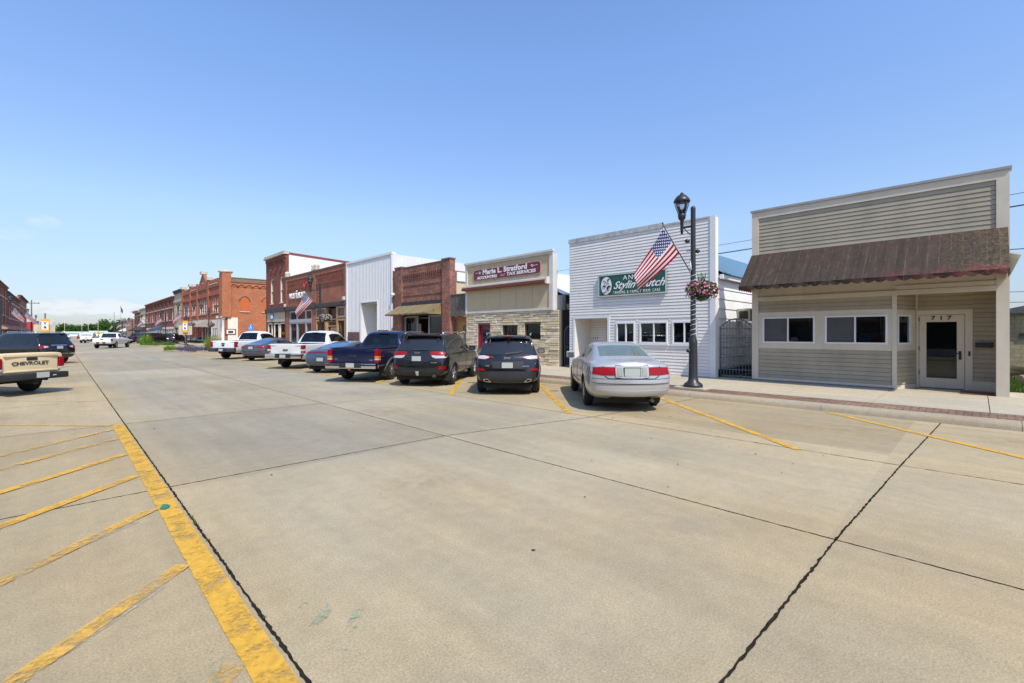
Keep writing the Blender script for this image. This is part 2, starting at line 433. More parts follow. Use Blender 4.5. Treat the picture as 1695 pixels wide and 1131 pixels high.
def awning_mat(name, base, second, lichen, licamt, secamt, worn=None):
    b = NT(name)
    st = b.noise(1.0, 7, .7, b.scaled((.5, 3.0, .5)))
    c = b.mul(base, b.rng(b.noise(6, 7, .7), .3, .7, .6, 1.4))
    c = b.mix(b.rng(st, .5, .68, 0, secamt), c, second)
    x, y, z = b.n('SeparateXYZ', {0: b.obj()}).outputs
    line = b.math('LESS_THAN', b.math('FRACT', b.math('MULTIPLY', y, 4.6)), .10)
    brk = b.rng(b.noise(3.2, 5), .42, .6, 0, .55)
    c = b.mix(b.math('MULTIPLY', line, brk), c, tuple(v * 1.5 + .05 for v in second))
    stk = b.rng(b.noise(1.0, 6, .7, b.scaled((.4, 9, .4))), .35, .65, .62, 1.35)
    c = b.mul(c, stk)
    pale = b.math('MULTIPLY', b.rng(b.noise(1.0, 7, .75, b.scaled((1.0, 14, 1.0))), .6, .72, 0, .45), b.rng(b.noise(1.1, 4), .45, .6, 0, 1))
    c = b.mix(pale, c, (.26, .21, .16))
    li = b.math('MULTIPLY', b.rng(b.noise(18, 6, .75), .52, .66, 0, 1), b.rng(b.noise(.7, 4), .42, .62, .1, licamt))
    if worn:
        li = b.math('MULTIPLY', b.rng(b.noise(15, 6, .75), .48, .62, 0, 1), b.rng(b.math('ADD', y, b.math('MULTIPLY', b.noise(1.5, 4), 1.6)), -2.6, -.6, .9, .05))
        bur = b.math('MULTIPLY', b.math('MULTIPLY', b.rng(z, 3.12, 3.36, 1, 0), b.rng(y, -2.2, .2, .5, .0)), b.rng(b.noise(4, 5), .4, .55, 0, 1))
        c = b.mix(bur, c, (.20, .018, .035))
        bur2 = b.math('MULTIPLY', b.rng(z, 3.7, 4.2, 0, .3), b.rng(b.noise(2.2, 5), .5, .64, 0, 1))
        c = b.mix(bur2, c, (.11, .02, .025))
    c = b.mix(li, c, lichen)
    MATS[name] = b.surf(c, .85, 0, b.bump(b.noise(9, 5), .2, .03)); return MATS[name]
M_awn = awning_mat('stained_awning', (.038, .024, .015), (.070, .024, .018), (.17, .125, .035), .85, .3, worn=True)
M_valr = plain('burgundy_fabric', (.26, .018, .04), .8, var=.3)
M_moss = awning_mat('mossy_awning', (.20, .145, .07), (.17, .14, .06), (.36, .28, .05), 1.0, .5)
M_greyawn = plain('grey_awning', (.30, .27, .23), .8, var=.1)
M_darkawn = plain('dark_awning', (.035, .035, .035), .8)
M_blueawn = plain('blue_awning', (.035, .085, .15), .8)

# ------------------------------------------------------------------ ground
def sheet(name, polys, m, kind='structure'):
    mb = MB()
    for p in polys: mb.face(p)
    return tag(mb.build(name, m), kind=kind)

def grid(name, x0, x1, y0, y1, z, m):
    return sheet(name, [((x0, y0, z), (x1, y0, z), (x1, y1, z), (x0, y1, z))], m)
grid('ground', -1500, 1500, -600, 2500, -.03, M_soil)
grid('road', -8.0, 12.22, -60, 360, 0, M_conc)
grid('cross_street', 12.26, 120, 59.0, 75.0, -.004, M_conc)
grid('cross_street', -120, -8.04, 59.0, 75.0, -.004, M_conc)
grid('cross_street', -200, 200, 360.02, 372, -.004, M_conc)

KX = 12.2
def block_walk(y0, y1, sgn=1):
    """kerb with a rounded nose, a band of brick pavers and the concrete walk"""
    X = (lambda x: x) if sgn > 0 else (lambda x: 8.8 - x)
    prof = [(KX, -.02), (KX + .02, .06), (KX + .05, .115), (KX + .10, .138), (KX + .18, .145), (KX + .32, .148), (KX + .32, -.02)]
    mb = MB(); n = max(1, int((y1 - y0) / 3))
    for i in range(n):
        a, b = y0 + (y1 - y0) * i / n + .008, y0 + (y1 - y0) * (i + 1) / n
        mb.prism([(X(p[0]), p[1]) for p in prof], 1, a, b)
    tag(mb.build('kerb', M_kerb, auto=50), kind='structure')
    mb = MB(); mb.box(min(X(KX + .325), X(KX + 1.15)), max(X(KX + .325), X(KX + 1.15)), y0, y1, -.02, .146); tag(mb.build('brick_paving', M_paver), kind='structure')
    mb = MB()
    y = y0
    while y < y1 - .1:
        t = min(y1, y + 1.9)
        mb.box(min(X(KX + 1.155), X(FX + 1.5)), max(X(KX + 1.155), X(FX + 1.5)), y + .007, t - .007, -.02, .15); y = t
    tag(mb.build('pavement', M_walk), kind='structure')
block_walk(-40.06, 57.2); block_walk(77.0, 330)
block_walk(-40, 57.2, -1); block_walk(77.0, 330, -1)
mb = MB(); mb.box(KX + 1.15, FX + 1.5, -40, 57, -.02, .10); tag(mb.build('pavement_bed', M_joint), kind='structure')

def strip(mb, pts, w, z, jit=0, mi=0, wv=.9):
    """a flat line on the ground along pts, width w with a ragged edge"""
    P = []
    for (x0, y0), (x1, y1) in zip(pts, pts[1:]):
        L = math.hypot(x1 - x0, y1 - y0); n = max(1, int(L / .035)) if jit else 1
        for k in range(n): P.append((x0 + (x1 - x0) * k / n, y0 + (y1 - y0) * k / n))
    P.append(pts[-1]); prev = None
    for i, (x, y) in enumerate(P):
        ax, ay = P[max(0, i - 1)]; bx, by = P[min(len(P) - 1, i + 1)]
        L = math.hypot(bx - ax, by - ay) or 1; nx, ny = -(by - ay) / L, (bx - ax) / L
        s = (rnd.random() - .5) * jit; h = w / 2 * (1 + (rnd.random() - .5) * (wv if jit else 0))
        q = ((x + nx * (h + s), y + ny * (h + s), z), (x - nx * (h - s), y - ny * (h - s), z))
        if prev: mb.face((prev[0], prev[1], q[1], q[0]), mi)
        prev = q
mb = MB(); J = .004
for x, w, jt, y1 in ((.885, .018, .008, 58), (4.68, .011, .006, 58), (7.93, .012, .008, 58)): strip(mb, [(x, -3), (x, y1)], w, J, jt)
strip(mb, [(11.75, -3), (11.75, 57)], .006, J, .004)
strip(mb, [(-3.0, -3), (-3.0, 57)], .008, J, .004)
strip(mb, [(-3.2, 1.1), (.88, .95), (2.36, .90), (4.7, .85), (8.0, .72), (12.2, .52)], .017, J, .010)
for y in (6.46, 11.55, 15.95, 20.6, 25.5, 30.4, 35.5, 41, 47, 53):
    strip(mb, [(-3.2, y - .05), (.88, y), (4.68, y - .07), (8, y - .8), (12.2, y - 1.15)], .012 if y > 7 else .014, J, .009)
for y in (58.5, 76): strip(mb, [(-8, y), (12.2, y)], .02, J, .01)
for x in (.88, 4.68, 7.93): strip(mb, [(x, 77), (x, 330)], .015, J, 0)
tag(mb.build('road_joint', M_joint), kind='structure')
tag_y = []
def line(pts, w, m, z=.008):
    mb = MB(); strip(mb, pts, w, z, .005, 0, .05); return tag(mb.build('road_marking', m), kind='structure')
line([(.79, 1.2), (.765, 3.1), (.78, 11.55)], .165, M_yel)
for y, m in ((2.75, M_yel2), (4.2, M_yel2), (5.75, M_yel2), (7.22, M_yel), (8.62, M_yel), (10.0, M_yel2), (11.0, M_yel2)):
    line([(.66, y), (-.25, y - .9), (-3.1, y - 3.6)], .12, m, .0115)
line([(.5, 3.98), (-.05, 3.5)], .12, M_ghost, .005); line([(.5, 5.5), (-.2, 4.95)], .1, M_ghost, .005)
for k in range(10):
    y = 11.5 + 4.35 * k
    line([(.7, y), (-2.9, y + 3.7)], .10, M_yel3 if k % 2 else M_yel2)
for k in range(12):
    y = -2.4 + 4.3 * k + (.05 if k == 2 else 0)
    line([(7.9, y), (12.1, y + 4.75)], .13, M_yel)
for pts in ([(.62, 2.95), (.50, 2.55), (.72, 2.35)], [(.50, 2.55), (.25, 2.45)], [(1.05, 2.75), (1.22, 2.9), (1.1, 3.05)], [(1.1, 2.45), (1.35, 2.75)]):
    line(pts, .07, M_green, .0135)
M_oil, M_damp = stain('oil_stain', (.07, .06, .05), .15, 5.0), stain('pale_stain', (.42, .38, .30), .25, 4.0)
for x, y, r, m in ((10.3, 1.6, .9, M_oil), (9.9, 4.2, .7, M_oil), (10.9, -.3, 1.0, M_oil), (9.1, 10.4, 1.0, M_oil), (8.6, 14.6, 1.0, M_oil), (3.0, 4.6, .8, M_oil), (6.2, 3.4, 1.1, M_damp), (2.6, 7.6, 1.6, M_damp), (5.2, 9.4, 1.3, M_oil), (6.4, 12.5, 1.5, M_oil), (9.6, 7.6, 1.0, M_oil), (2.0, 13.0, 1.2, M_oil), (-.9, 14.2, 1.3, M_oil), (4.0, 2.0, .9, M_damp)):
    mb = MB(); mb.face([(.5 * math.cos(t), .5 * math.sin(t), 0) for t in (2 * math.pi * k / 20 for k in range(20))])
    o = tag(mb.build('road_stain', m), kind='structure'); o.location = (x, y, .0065); o.scale = (r * 1.1, r * 1.7, 1)
# little dark bits lying about
mb = MB()
for i in range(130):
    x = rnd.uniform(-2, 12); y = rnd.uniform(1.2, 22); r = rnd.uniform(.006, .022); a = rnd.random() * 6
    mb.face([(x + r * math.cos(a + t) * (1 if k % 2 else .5), y + r * math.sin(a + t), .009 + .006 * (k % 2)) for k, t in enumerate((0, 1.3, 2.7, 4.0, 5.2))])
tag(mb.build('debris', plain('dark_bits', (.05, .04, .03), .9)), kind='stuff')
mb = MB()
for i in range(60):
    x = .885 + rnd.uniform(-.012, .012); y = rnd.choice((rnd.uniform(5.0, 5.3), rnd.uniform(3.0, 9), 4.55)); h = rnd.uniform(.01, .03)
    mb.face(((x, y, .004), (x + .008, y, .004), (x + rnd.uniform(-.02, .02), y + rnd.uniform(-.02, .02), h)))
tag(mb.build('weeds', M_grass), kind='stuff')
o = MB()
o.face([(.74 + .05 * math.cos(t) + (.03 if k == 3 else 0), 5.72 + .09 * math.sin(t), .016) for k, t in enumerate((0, .8, 1.6, 2.6, 3.6, 4.6, 5.5))])
tag(o.build('leaf', plain('green_leaf', (.02, .17, .10), .5)), 'single dark green leaf lying on the wide yellow line', 'leaf')

# ------------------------------------------------------------------ buildings
def body(b, y0, y1, zt, xb, mw, mr=None, x0=FX + .25, room=True, slope=0):
    mb = MB(True)
    mb.box(x0, xb, y0, y0 + .2, .05, zt); mb.box(x0, xb, y1 - .2, y1, .05, zt); mb.box(xb - .2, xb, y0 + .2, y1 - .2, .05, zt)
    mb.build('wall', mw, b)
    mb = MB(True); mb.box(x0, xb - .2, y0 + .2, y1 - .2, zt - .35, zt - .15); mb.build('roof', mr or M_roofd, b)
    if room:
        mb = MB(True)
        mb.box(x0 + 3.5, x0 + 3.6, y0 + .2, y1 - .2, .16, zt - .35)
        mb.box(x0, x0 + 3.5, y0 + .2, y1 - .2, .10, .16)
        mb.box(x0 + .01, x0 + 3.5, y0 + .2, y1 - .2, 2.75, 2.8)
        mb.build('interior', M_room, b)

def awning(b, T, a0, a1, zt, zb, dep, m, scallop=.0, valm=None, th=.02, side=True, d0=.02):
    mb = MB(True); mb.T = T
    n = 26
    for i in range(n):
        p, q = a0 + (a1 - a0) * i / n, a0 + (a1 - a0) * (i + 1) / n
        mb.face(((p, d0, zt), (q, d0, zt), (q, d0 + dep * .5, (zt + zb) / 2 - .02), (p, d0 + dep * .5, (zt + zb) / 2 - .02)))
        mb.face(((p, d0 + dep * .5, (zt + zb) / 2 - .02), (q, d0 + dep * .5, (zt + zb) / 2 - .02), (q, d0 + dep, zb), (p, d0 + dep, zb)))
    bmesh.ops.remove_doubles(mb.bm, verts=mb.bm.verts[:], dist=.001)
    if side:
        for p in (a0, a1): mb.face(((p, d0, zt), (p, d0 + dep * .5, (zt + zb) / 2 - .02), (p, d0 + dep, zb), (p, d0, zb)))
    aw = mb.build('awning', m, b)
    if scallop:
        mb = MB(True); mb.T = T
        k = max(4, int((a1 - a0) / .24)); s = (a1 - a0) / k
        def sc(f, mi=0):
            for i in range(k):
                for j in range(4):
                    t0, t1 = (i + j / 4) * s, (i + (j + 1) / 4) * s
                    h0 = scallop * (.62 + .38 * math.sin(math.pi * j / 4)); h1 = scallop * (.62 + .38 * math.sin(math.pi * (j + 1) / 4))
                    mb.face((f(t0, 0), f(t1, 0), f(t1, h1), f(t0, h0)), mi)
        sc(lambda t, h: (a0 + t, d0 + dep + .004 + .02 * math.sin(t * 9), zb - h))
        if side:
            k2 = int(dep / .2)
            for p in (a0, a1):
                for i in range(k2 * 4):
                    t0, t1 = dep * i / (k2 * 4), dep * (i + 1) / (k2 * 4)
                    h0 = scallop * (.62 + .38 * math.sin(math.pi * (i % 4) / 4)); h1 = scallop * (.62 + .38 * math.sin(math.pi * (i % 4 + 1) / 4))
                    mb.face(((p, d0 + t0, zb), (p, d0 + t1, zb), (p, d0 + t1, zb - h1), (p, d0 + t0, zb - h0)), 1)
        mb.build('valance', [m, valm or m], aw)
    return aw

def door(b, T, a0, a1, z0, z1, d, m, pane, fr=.12, base=.25, handle_a=None, label=None):
    mb = MB(True); mb.T = T
    mb.box(a0, a0 + fr, d, d + .05, z0, z1); mb.box(a1 - fr, a1, d, d + .05, z0, z1)
    mb.box(a0 + fr, a1 - fr, d, d + .05, z0, z0 + base); mb.box(a0 + fr, a1 - fr, d, d + .05, z1 - fr * 1.3, z1)
    o = mb.build('door', m, b)
    if label: o['label'] = label
    mb = MB(True); mb.T = T; mb.box(a0 + fr * .8, a1 - fr * .8, d + .02, d + .028, z0 + base * .9, z1 - fr); mb.build('pane', pane, o)
    ha = a0 + fr * .5 if handle_a is None else handle_a
    mb = MB(True); mb.T = T
    mb.box(ha - .03, ha + .03, d + .05, d + .065, (z0 + z1) / 2 - .22, (z0 + z1) / 2 + .02); mb.box(ha - .012, ha + .12, d + .065, d + .09, (z0 + z1) / 2 - .06, (z0 + z1) / 2 - .035)
    mb.build('handle', M_black, o)
    return o
T = facx()

# --- the beige clapboard shop, number 717
B = thing('clapboard_shop', 'grey beige clapboard shop with stained brown awning and 717 on its glass door', 'shop building', (FX, 2.45, .15))
W1, W2 = (3.61, 5.12, 1.43, 2.29), (1.83, 3.35, 1.43, 2.29)
mb = MB(True); mb.T = T
wall_open(mb, -.54, 5.45, .15, 5.86, -.25, -.03, [(-.32, 1.67, .1, 2.95), W1, W2])
mb.build('front_wall', M_trim, B)
mb = MB(True); mb.T = T
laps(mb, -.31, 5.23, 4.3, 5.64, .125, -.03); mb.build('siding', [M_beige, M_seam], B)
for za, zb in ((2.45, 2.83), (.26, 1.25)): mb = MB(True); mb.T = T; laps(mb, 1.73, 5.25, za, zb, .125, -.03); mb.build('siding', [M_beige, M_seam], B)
mb = MB(True); mb.T = T
mb.box(5.25, 5.45, -.03, .012, .2, 5.64); mb.box(-.54, -.31, -.03, .012, .10, 5.64)
mb.box(-.54, 5.45, -.03, .012, 5.64, 5.86); mb.box(1.63, 1.73, -.03, .010, .2, 2.83)
mb.box(-.31, 5.25, -.03, .010, 2.83, 2.97); mb.box(1.73, 5.25, -.03, -.008, 1.25, 1.43); mb.box(1.73, 5.25, -.03, -.008, 2.29, 2.45)
mb.box(5.12, 5.25, -.03, -.008, 1.43, 2.29); mb.box(3.35, 3.61, -.03, -.008, 1.43, 2.29); mb.box(1.73, 1.83, -.03, -.008, 1.43, 2.29)
mb.box(1.73, 5.25, -.03, .006, .2, .26)
mb.build('trim', M_trim, B)
mb = MB(True); mb.T = T; mb.box(-.58, 5.49, -.28, .05, 5.862, 5.93); mb.build('parapet_cap', plain('cap_flashing', (.36, .34, .31), .4, .3), B)
mb = MB(True); mb.T = T; mb.box(1.68, 5.44, -.24, -.012, .1, .2); mb.build('foundation', plain('foundation_grey', (.26, .24, .21), .9), B)
for w in (W1, W2):
    m_ = (w[0] + w[1]) / 2 + .0
    o = window(B, T, *w, -.06, .05, M_wtrim, M_pane, mull=(m_,), dep=.075)
    mb = MB(True); mb.T = T; mb.box(m_ + .03, w[1] - .04, -.035, -.03, w[2] + .045, w[3] - .045); mb.build('insect_screen', M_screen, o)
mb = MB(True); mb.T = T; mb.box(4.1, 4.3, -.072, -.068, 1.5, 1.62); o = mb.build('window_sticker', plain('sticker', (.62, .45, .35), .6), B)
plain('blue_cloth', (.05, .16, .30), .9); plain('red_chair', (.30, .03, .04), .8); plain('pale_cabinet', (.45, .43, .40), .7)
for a, d, z, w, h, dp, k in ((2.35, -.9, .2, .35, 1.55, .4, 'blue_cloth'), (2.0, -1.2, .2, .45, 1.6, .5, 'red_chair'), (3.7, -1.6, .2, .8, 1.9, .5, 'pale_cabinet'), (4.55, -1.4, .2, .5, 1.4, .4, 'red_chair'), (2.75, -2.0, .2, .5, 1.9, .4, 'pale_cabinet')):
    mb = MB(True); mb.T = T; mb.box(a, a + w, d - dp, d, z, z + h, bev=.05); mb.build('shop_fitting', MATS[k], B)
for w in (W1, W2):
    mb = MB(True); mb.T = T; mb.tube([(w[0] + .17, -.11, w[3] - .05), (w[0] + .16, -.11, w[2] + .3)], .008, 5); mb.build('blind_cord', M_wtrim, B)
# the recess: slanted return wall and the door wall
x2, yr0, yr1 = 18.04, 1.67, 1.28
L = math.hypot(x2 - FX, yr1 - yr0); ux, uy = (x2 - FX) / L, (yr1 - yr0) / L
TR = lambda a, d, z: (FX + ux * a + uy * d, yr0 + uy * a - ux * d, z)   # a inwards along the return, d outwards
WR = (.14, .86, 1.43, 2.29)
mb = MB(True); mb.T = TR; wall_open(mb, .0, L, .15, 2.98, -.15, -.02, [WR]); mb.build('return_wall', M_trim, B)
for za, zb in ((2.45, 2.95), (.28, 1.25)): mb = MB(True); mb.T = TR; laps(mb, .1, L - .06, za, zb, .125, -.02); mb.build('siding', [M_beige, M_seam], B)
window(B, TR, *WR, -.05, .05, M_wtrim, M_pane, dep=.065)
TD = facx(x2)
mb = MB(True); mb.T = TD; wall_open(mb, -.32, 1.30, .15, 2.98, -.15, 0, [(.27, 1.24, .1, 2.29)]); mb.build('entrance_wall', M_trim, B)
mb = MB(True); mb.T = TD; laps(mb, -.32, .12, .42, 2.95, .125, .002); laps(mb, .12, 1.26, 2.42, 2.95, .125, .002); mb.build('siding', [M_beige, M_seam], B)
mb = MB(True); mb.T = TD; mb.box(.12, .27, 0, .03, .17, 2.42); mb.box(1.24, 1.29, 0, .03, .17, 2.42); mb.box(.27, 1.24, 0, .03, 2.29, 2.42); mb.box(-.32, .12, 0, .024, .17, .42); mb.build('door_frame', M_trim, B)
dr = door(B, TD, .28, 1.23, .18, 2.28, -.05, M_trim, M_pane, .155, .28, .37)
for z in (.55, 1.25, 2.1):
    mb = MB(True); mb.T = TD; mb.box(1.225, 1.245, 0, .035, z, z + .12); mb.build('hinge', M_black, dr)
for i, ch in enumerate('717'):
    lettering(ch, .155, dr, shift(fm(.93 - .17 * i, 2.19, x2, .003), dr), M_letter_b, bold=.004, sx=1.25)
mb = MB(True); mb.T = TD; mb.box(-.27, .07, .002, .10, 1.36, 1.5, bev=.02); mb.build('mailbox', M_black, B)
mb = MB(True); mb.T = TD; mb.box(.02, .06, .014, .03, 1.2, 1.27); mb.build('doorbell', M_wood, B)
mb = MB(True); mb.T = TD; mb.box(.165, .205, .03, .05, 1.12, 1.25); mb.build('keypad', M_black, B)
mb = MB(True); mb.box(FX - .0, x2, -.54, -.325, .12, 2.98); mb.box(FX, x2, -.54, 1.66, 2.985, 3.1); mb.build('porch_wall', M_trim, B)
mb = MB(True); mb.box(FX + .1, x2 - .02, -.30, 1.2, .1, .158); mb.build('threshold', M_walk, B)
body(B, -.52, 5.43, 3.75, 31, M_beige, x0=FX + 1.35)
mb = MB(True)
mb.box(FX + .25, FX + 1.35, 5.23, 5.43, .05, 3.7); mb.box(FX + .25, FX + 1.35, -.52, -.33, 3.1, 3.7); mb.box(FX + .26, FX + 1.4, -.3, 5.2, 3.7, 3.8)
mb.build('false_front_side', M_trim, B)
mb = MB(True); mb.prism([(-.75, 3.72), (2.45, 4.9), (5.6, 3.72), (5.6, 3.76), (2.45, 4.96), (-.75, 3.76)], 0, FX + .3, 31.2); mb.build('gable_roof', M_wtrim, B)
awning(B, T, -.51, 5.46, 4.41, 3.26, 1.22, M_awn, .14, M_valr)
mb = MB(); mb.box(FX + .03, FX + .8, -.28, .35, .156, .17); tag(mb.build('door_mat', plain('brown_mat', (.15, .075, .04), .95)), 'flat brown door mat at the foot of the glass door 717', 'door mat')

# --- the white hair salon
B = thing('salon_building', 'white vinyl sided salon with square false front and three slider windows', 'shop building', (FX, 10, .15))
EN = (11.27, 13.04, .1, 2.42)
WS = [(9.95, 10.84, 1.35, 2.21), (8.52, 9.73, 1.35, 2.21), (7.40, 8.33, 1.35, 2.21)]
mb = MB(True); mb.T = T; wall_open(mb, 6.68, 13.37, .1, 5.98, -.25, -.01, [EN] + WS); mb.build('front_wall', M_white, B)
mb = MB(True); mb.T = T
hl = [(11.17, 13.14, .1, 2.52)] + [(w[0] - .06, w[1] + .06, w[2] - .07, w[3] + .05) for w in WS]
laps(mb, 6.87, 13.35, .16, 5.9, .122, -.01, .018, hl); mb.build('siding', [M_white, M_lapshadew], B)
mb = MB(True); mb.T = T
mb.box(6.67, 6.87, -.02, .03, .12, 6.03); mb.build('corner_board', M_wtrim, B); mb = MB(True); mb.T = T; mb.box(11.17, 11.27, -.01, .03, .15, 2.52); mb.box(13.04, 13.14, -.01, .03, .15, 2.52); mb.box(11.27, 13.04, -.01, .03, 2.42, 2.52)
mb.build('trim', M_wtrim, B)
mb = MB(True); mb.T = T; mb.box(8.75, 13.4, -.28, .035, 5.9, 6.1); mb.box(6.87, 8.75, -.28, .03, 5.97, 6.03); mb.build('parapet_cap', plain('weathered_flashing', (.50, .49, .47), .5, .2, var=.25, vs=6, grime=.5), B)
for w in WS: window(B, T, *w, -.05, .055, M_wtrim, M_pane, mull=((w[0] + w[1]) / 2 - .02,), dep=.08, sill=.02)
mb = MB(True)
TE = facx(18.1)
mb.T = TE; wall_open(mb, 11.2, 13.1, .1, 2.6, -.1, 0, [(11.3, 12.15, .1, 2.34)]); mb.T = None
mb.box(FX + .02, 18.1, 13.045, 13.15, .1, 2.6); mb.box(FX + .02, 18.1, 11.1, 11.265, .1, 2.6); mb.box(FX + .02, 18.1, 11.27, 13.04, 2.45, 2.55); mb.build('entrance_wall', M_white, B)
mb = MB(True); mb.T = facx(18.1); laps(mb, 12.2, 13.03, .2, 2.4, .122, .002); mb.build('siding', [M_white, M_lapshadew], B)
door(B, TE, 11.32, 12.13, .17, 2.3, -.05, M_wtrim, M_pane, .1, .3)
for i, ch in enumerate('713'): lettering(ch, .15, B, shift(fm(12.86 - .12 * i, 1.52, 18.1, .02), B), M_letter_b)
mb = MB(True); mb.T = TE; mb.box(12.55, 12.85, .002, .1, 1.12, 1.3, bev=.015); mb.build('mailbox', M_black, B)
plain('red_sign', (.45, .02, .02), .5)
for a, z, w, h, mi in ((11.55, 1.28, .22, .14, 0), (11.85, 1.3, .2, .12, 0), (11.75, 1.75, .16, .28, 1)): mb = MB(True); mb.T = TE; mb.box(a, a + w, -.2, -.17, z, z + h); mb.build('window_poster', (M_letter_w, MATS['red_sign'])[mi], B)
for a, z, w, h, mi in ((10.02, 1.40, .16, .22, 0), (10.2, 1.42, .14, .28, 1), (9.2, 1.42, .3, .14, 0), (8.7, 1.42, .4, .08, 2), (9.9, 1.38, .3, .1, 2), (7.5, 1.42, .3, .2, 2)): mb = MB(True); mb.T = T; mb.box(a, a + w, -.22, -.2, z, z + h); mb.build('window_poster', (M_letter_w, MATS['red_sign'], M_greyw)[mi], B)
mb = MB(True)
TS = facy(6.72)
mb.box(FX + .25, 33, 6.72, 6.9, .05, 3.95); mb.box(FX + .25, 33, 13.15, 13.33, .05, 3.95); mb.box(32.8, 33, 6.9, 13.15, .05, 3.95); mb.build('wall', M_wside, B)
mb = MB(True); mb.T = TS; laps(mb, FX + .25, 33, .5, 3.75, .36, 0, .03); mb.build('side_boards', [M_wside, M_lapshadew], B)
mb = MB(True); mb.box(FX + .25, 33, 6.705, 6.715, .1, .42); mb.build('foundation', M_dark, B)
mb = MB(True); mb.box(FX + .2, 33, 6.5, 6.6, 3.74, 3.9); mb.build('gutter', M_wtrim, B)
mb = MB(True)
yr, zr = 10.03, 6.02
for i in range(40):
    p, q = FX + .3 + i * .4, FX + .3 + (i + 1) * .4
    for (ya, za, yb, zb) in ((6.42, 3.9, yr, zr), (13.6, 3.9, yr, zr)):
        mb.face(((p, ya, za), (p, yb, zb), (q, yb, zb), (q, ya, za)))
        mb.face(((p, ya, za), (p, yb, zb), (p + .03, yb, zb + .035), (p + .03, ya, za + .035))); mb.face(((p + .03, ya, za + .035), (p + .03, yb, zb + .035), (p + .06, yb, zb), (p + .06, ya, za)))
mb.build('roof', M_blueroof, B)
mb = MB(True); mb.prism([(6.6, 3.8), (13.4, 3.8), (yr, zr - .06)], 0, FX + .29, FX + .34); mb.build('gable', M_wside, B); mb = MB(True); mb.prism([(6.6, 3.8), (13.4, 3.8), (yr, zr - .06)], 0, 32.9, 33); mb.build('gable', M_wside, B)
mb = MB(True); mb.box(FX + .25, FX + .28, 6.72, 13.3, 3.7, 5.9); mb.box(FX + 4, FX + 4.1, 6.9, 13.15, .1, 3.7); mb.box(FX + .25, FX + 4, 6.9, 13.15, 2.7, 2.75); mb.build('interior', M_room, B)
# window air conditioner
A = thing('air_conditioner', 'beige window air conditioner sticking out of the white side wall above the gate', 'air conditioner', (19.3, 6.7, 2.25))
mb = MB(True); mb.box(19.02, 19.6, 6.2, 6.69, 2.22, 2.72, bev=.02); mb.build('casing', plain('ac_beige', (.50, .44, .33), .5), A)
mb = MB(True)
for k in range(9): mb.box(19.08 + k * .055, 19.10 + k * .055, 6.18, 6.199, 2.27, 2.67)
mb.build('grille', M_board, A)
mb = MB(True); mb.box(19.0, 19.018, 6.28, 6.6, 2.32, 2.62); mb.build('side_vent', M_dark, A)

# wall sign of the salon
SG = thing('wall_sign', 'long dark green salon sign with white oval and script lettering', 'sign', (FX, 10.1, 3.8))
mb = MB(True); mb.T = T; mb.box(8.53, 11.69, .03, .09, 3.34, 4.27); mb.build('board', plain('sign_green', (.018, .085, .065), .4, var=.04), SG)
mb = MB(True); mb.T = T
for q in ((8.53, 11.69, 4.23, 4.285), (8.53, 11.69, 3.325, 3.38)): mb.box(q[0], q[1], .085, .105, q[2], q[3])
for q in ((8.515, 8.57), (11.65, 11.705)): mb.box(q[0], q[1], .085, .103, 3.325, 4.285)
mb.build('frame', plain('sign_edge', (.42, .52, .45), .4), SG)
mb = MB(True); mb.T = T
mb.bm.faces.new([mb.v((11.28 + .27 * math.cos(t), .097, 3.8 + .38 * math.sin(t))) for t in (2 * math.pi * k / 28 for k in range(28))]); mb.build('oval', M_letter_w, SG)
mb = MB(True); mb.T = T
def arc(cx, cz, r, t0, t1, w): mb.tube([(cx + r * math.cos(t0 + (t1 - t0) * k / 8), .10, cz + r * 1.2 * math.sin(t0 + (t1 - t0) * k / 8)) for k in range(9)], [w * (.4 + .6 * math.sin(math.pi * k / 8)) for k in range(9)], 5)
for q in ((11.38, 3.95, .06, 0, 5, .014), (11.15, 4.02, .05, -1, 2.4, .03), (11.40, 3.72, .07, .5, 3.2, .035), (11.13, 3.68, .08, -1.4, 2.6, .045), (11.2, 3.85, .05, 0, 3, .012), (11.38, 3.58, .06, 3.6, 5.6, .02), (11.12, 3.53, .05, 3.3, 5.6, .022), (11.3, 3.83, .03, 2, 6, .008)): arc(*q)
mb.build('emblem', M_letter_b, SG)
lettering("ANNIE'S", .27, SG, shift(fm(9.78, 4.07, FX, .092), SG), M_letter_w, spacing=1.3, fit=1.35)
lettering("Stylin Hutch", .44, SG, shift(fm(9.78, 3.77, FX, .094), SG), M_letter_w, shear=.5, fit=2.35, bold=.006)
y_ = 10.95
for wd_ in ('TANNING', '&', 'FAMILY', 'HAIR', 'CARE'):
    L_ = len(wd_) * .088; lettering(wd_, .17, SG, shift(fm(y_ - L_ / 2, 3.47, FX, .092), SG), M_letter_w, spacing=1.25, fit=L_ - .03); y_ -= L_ + .06

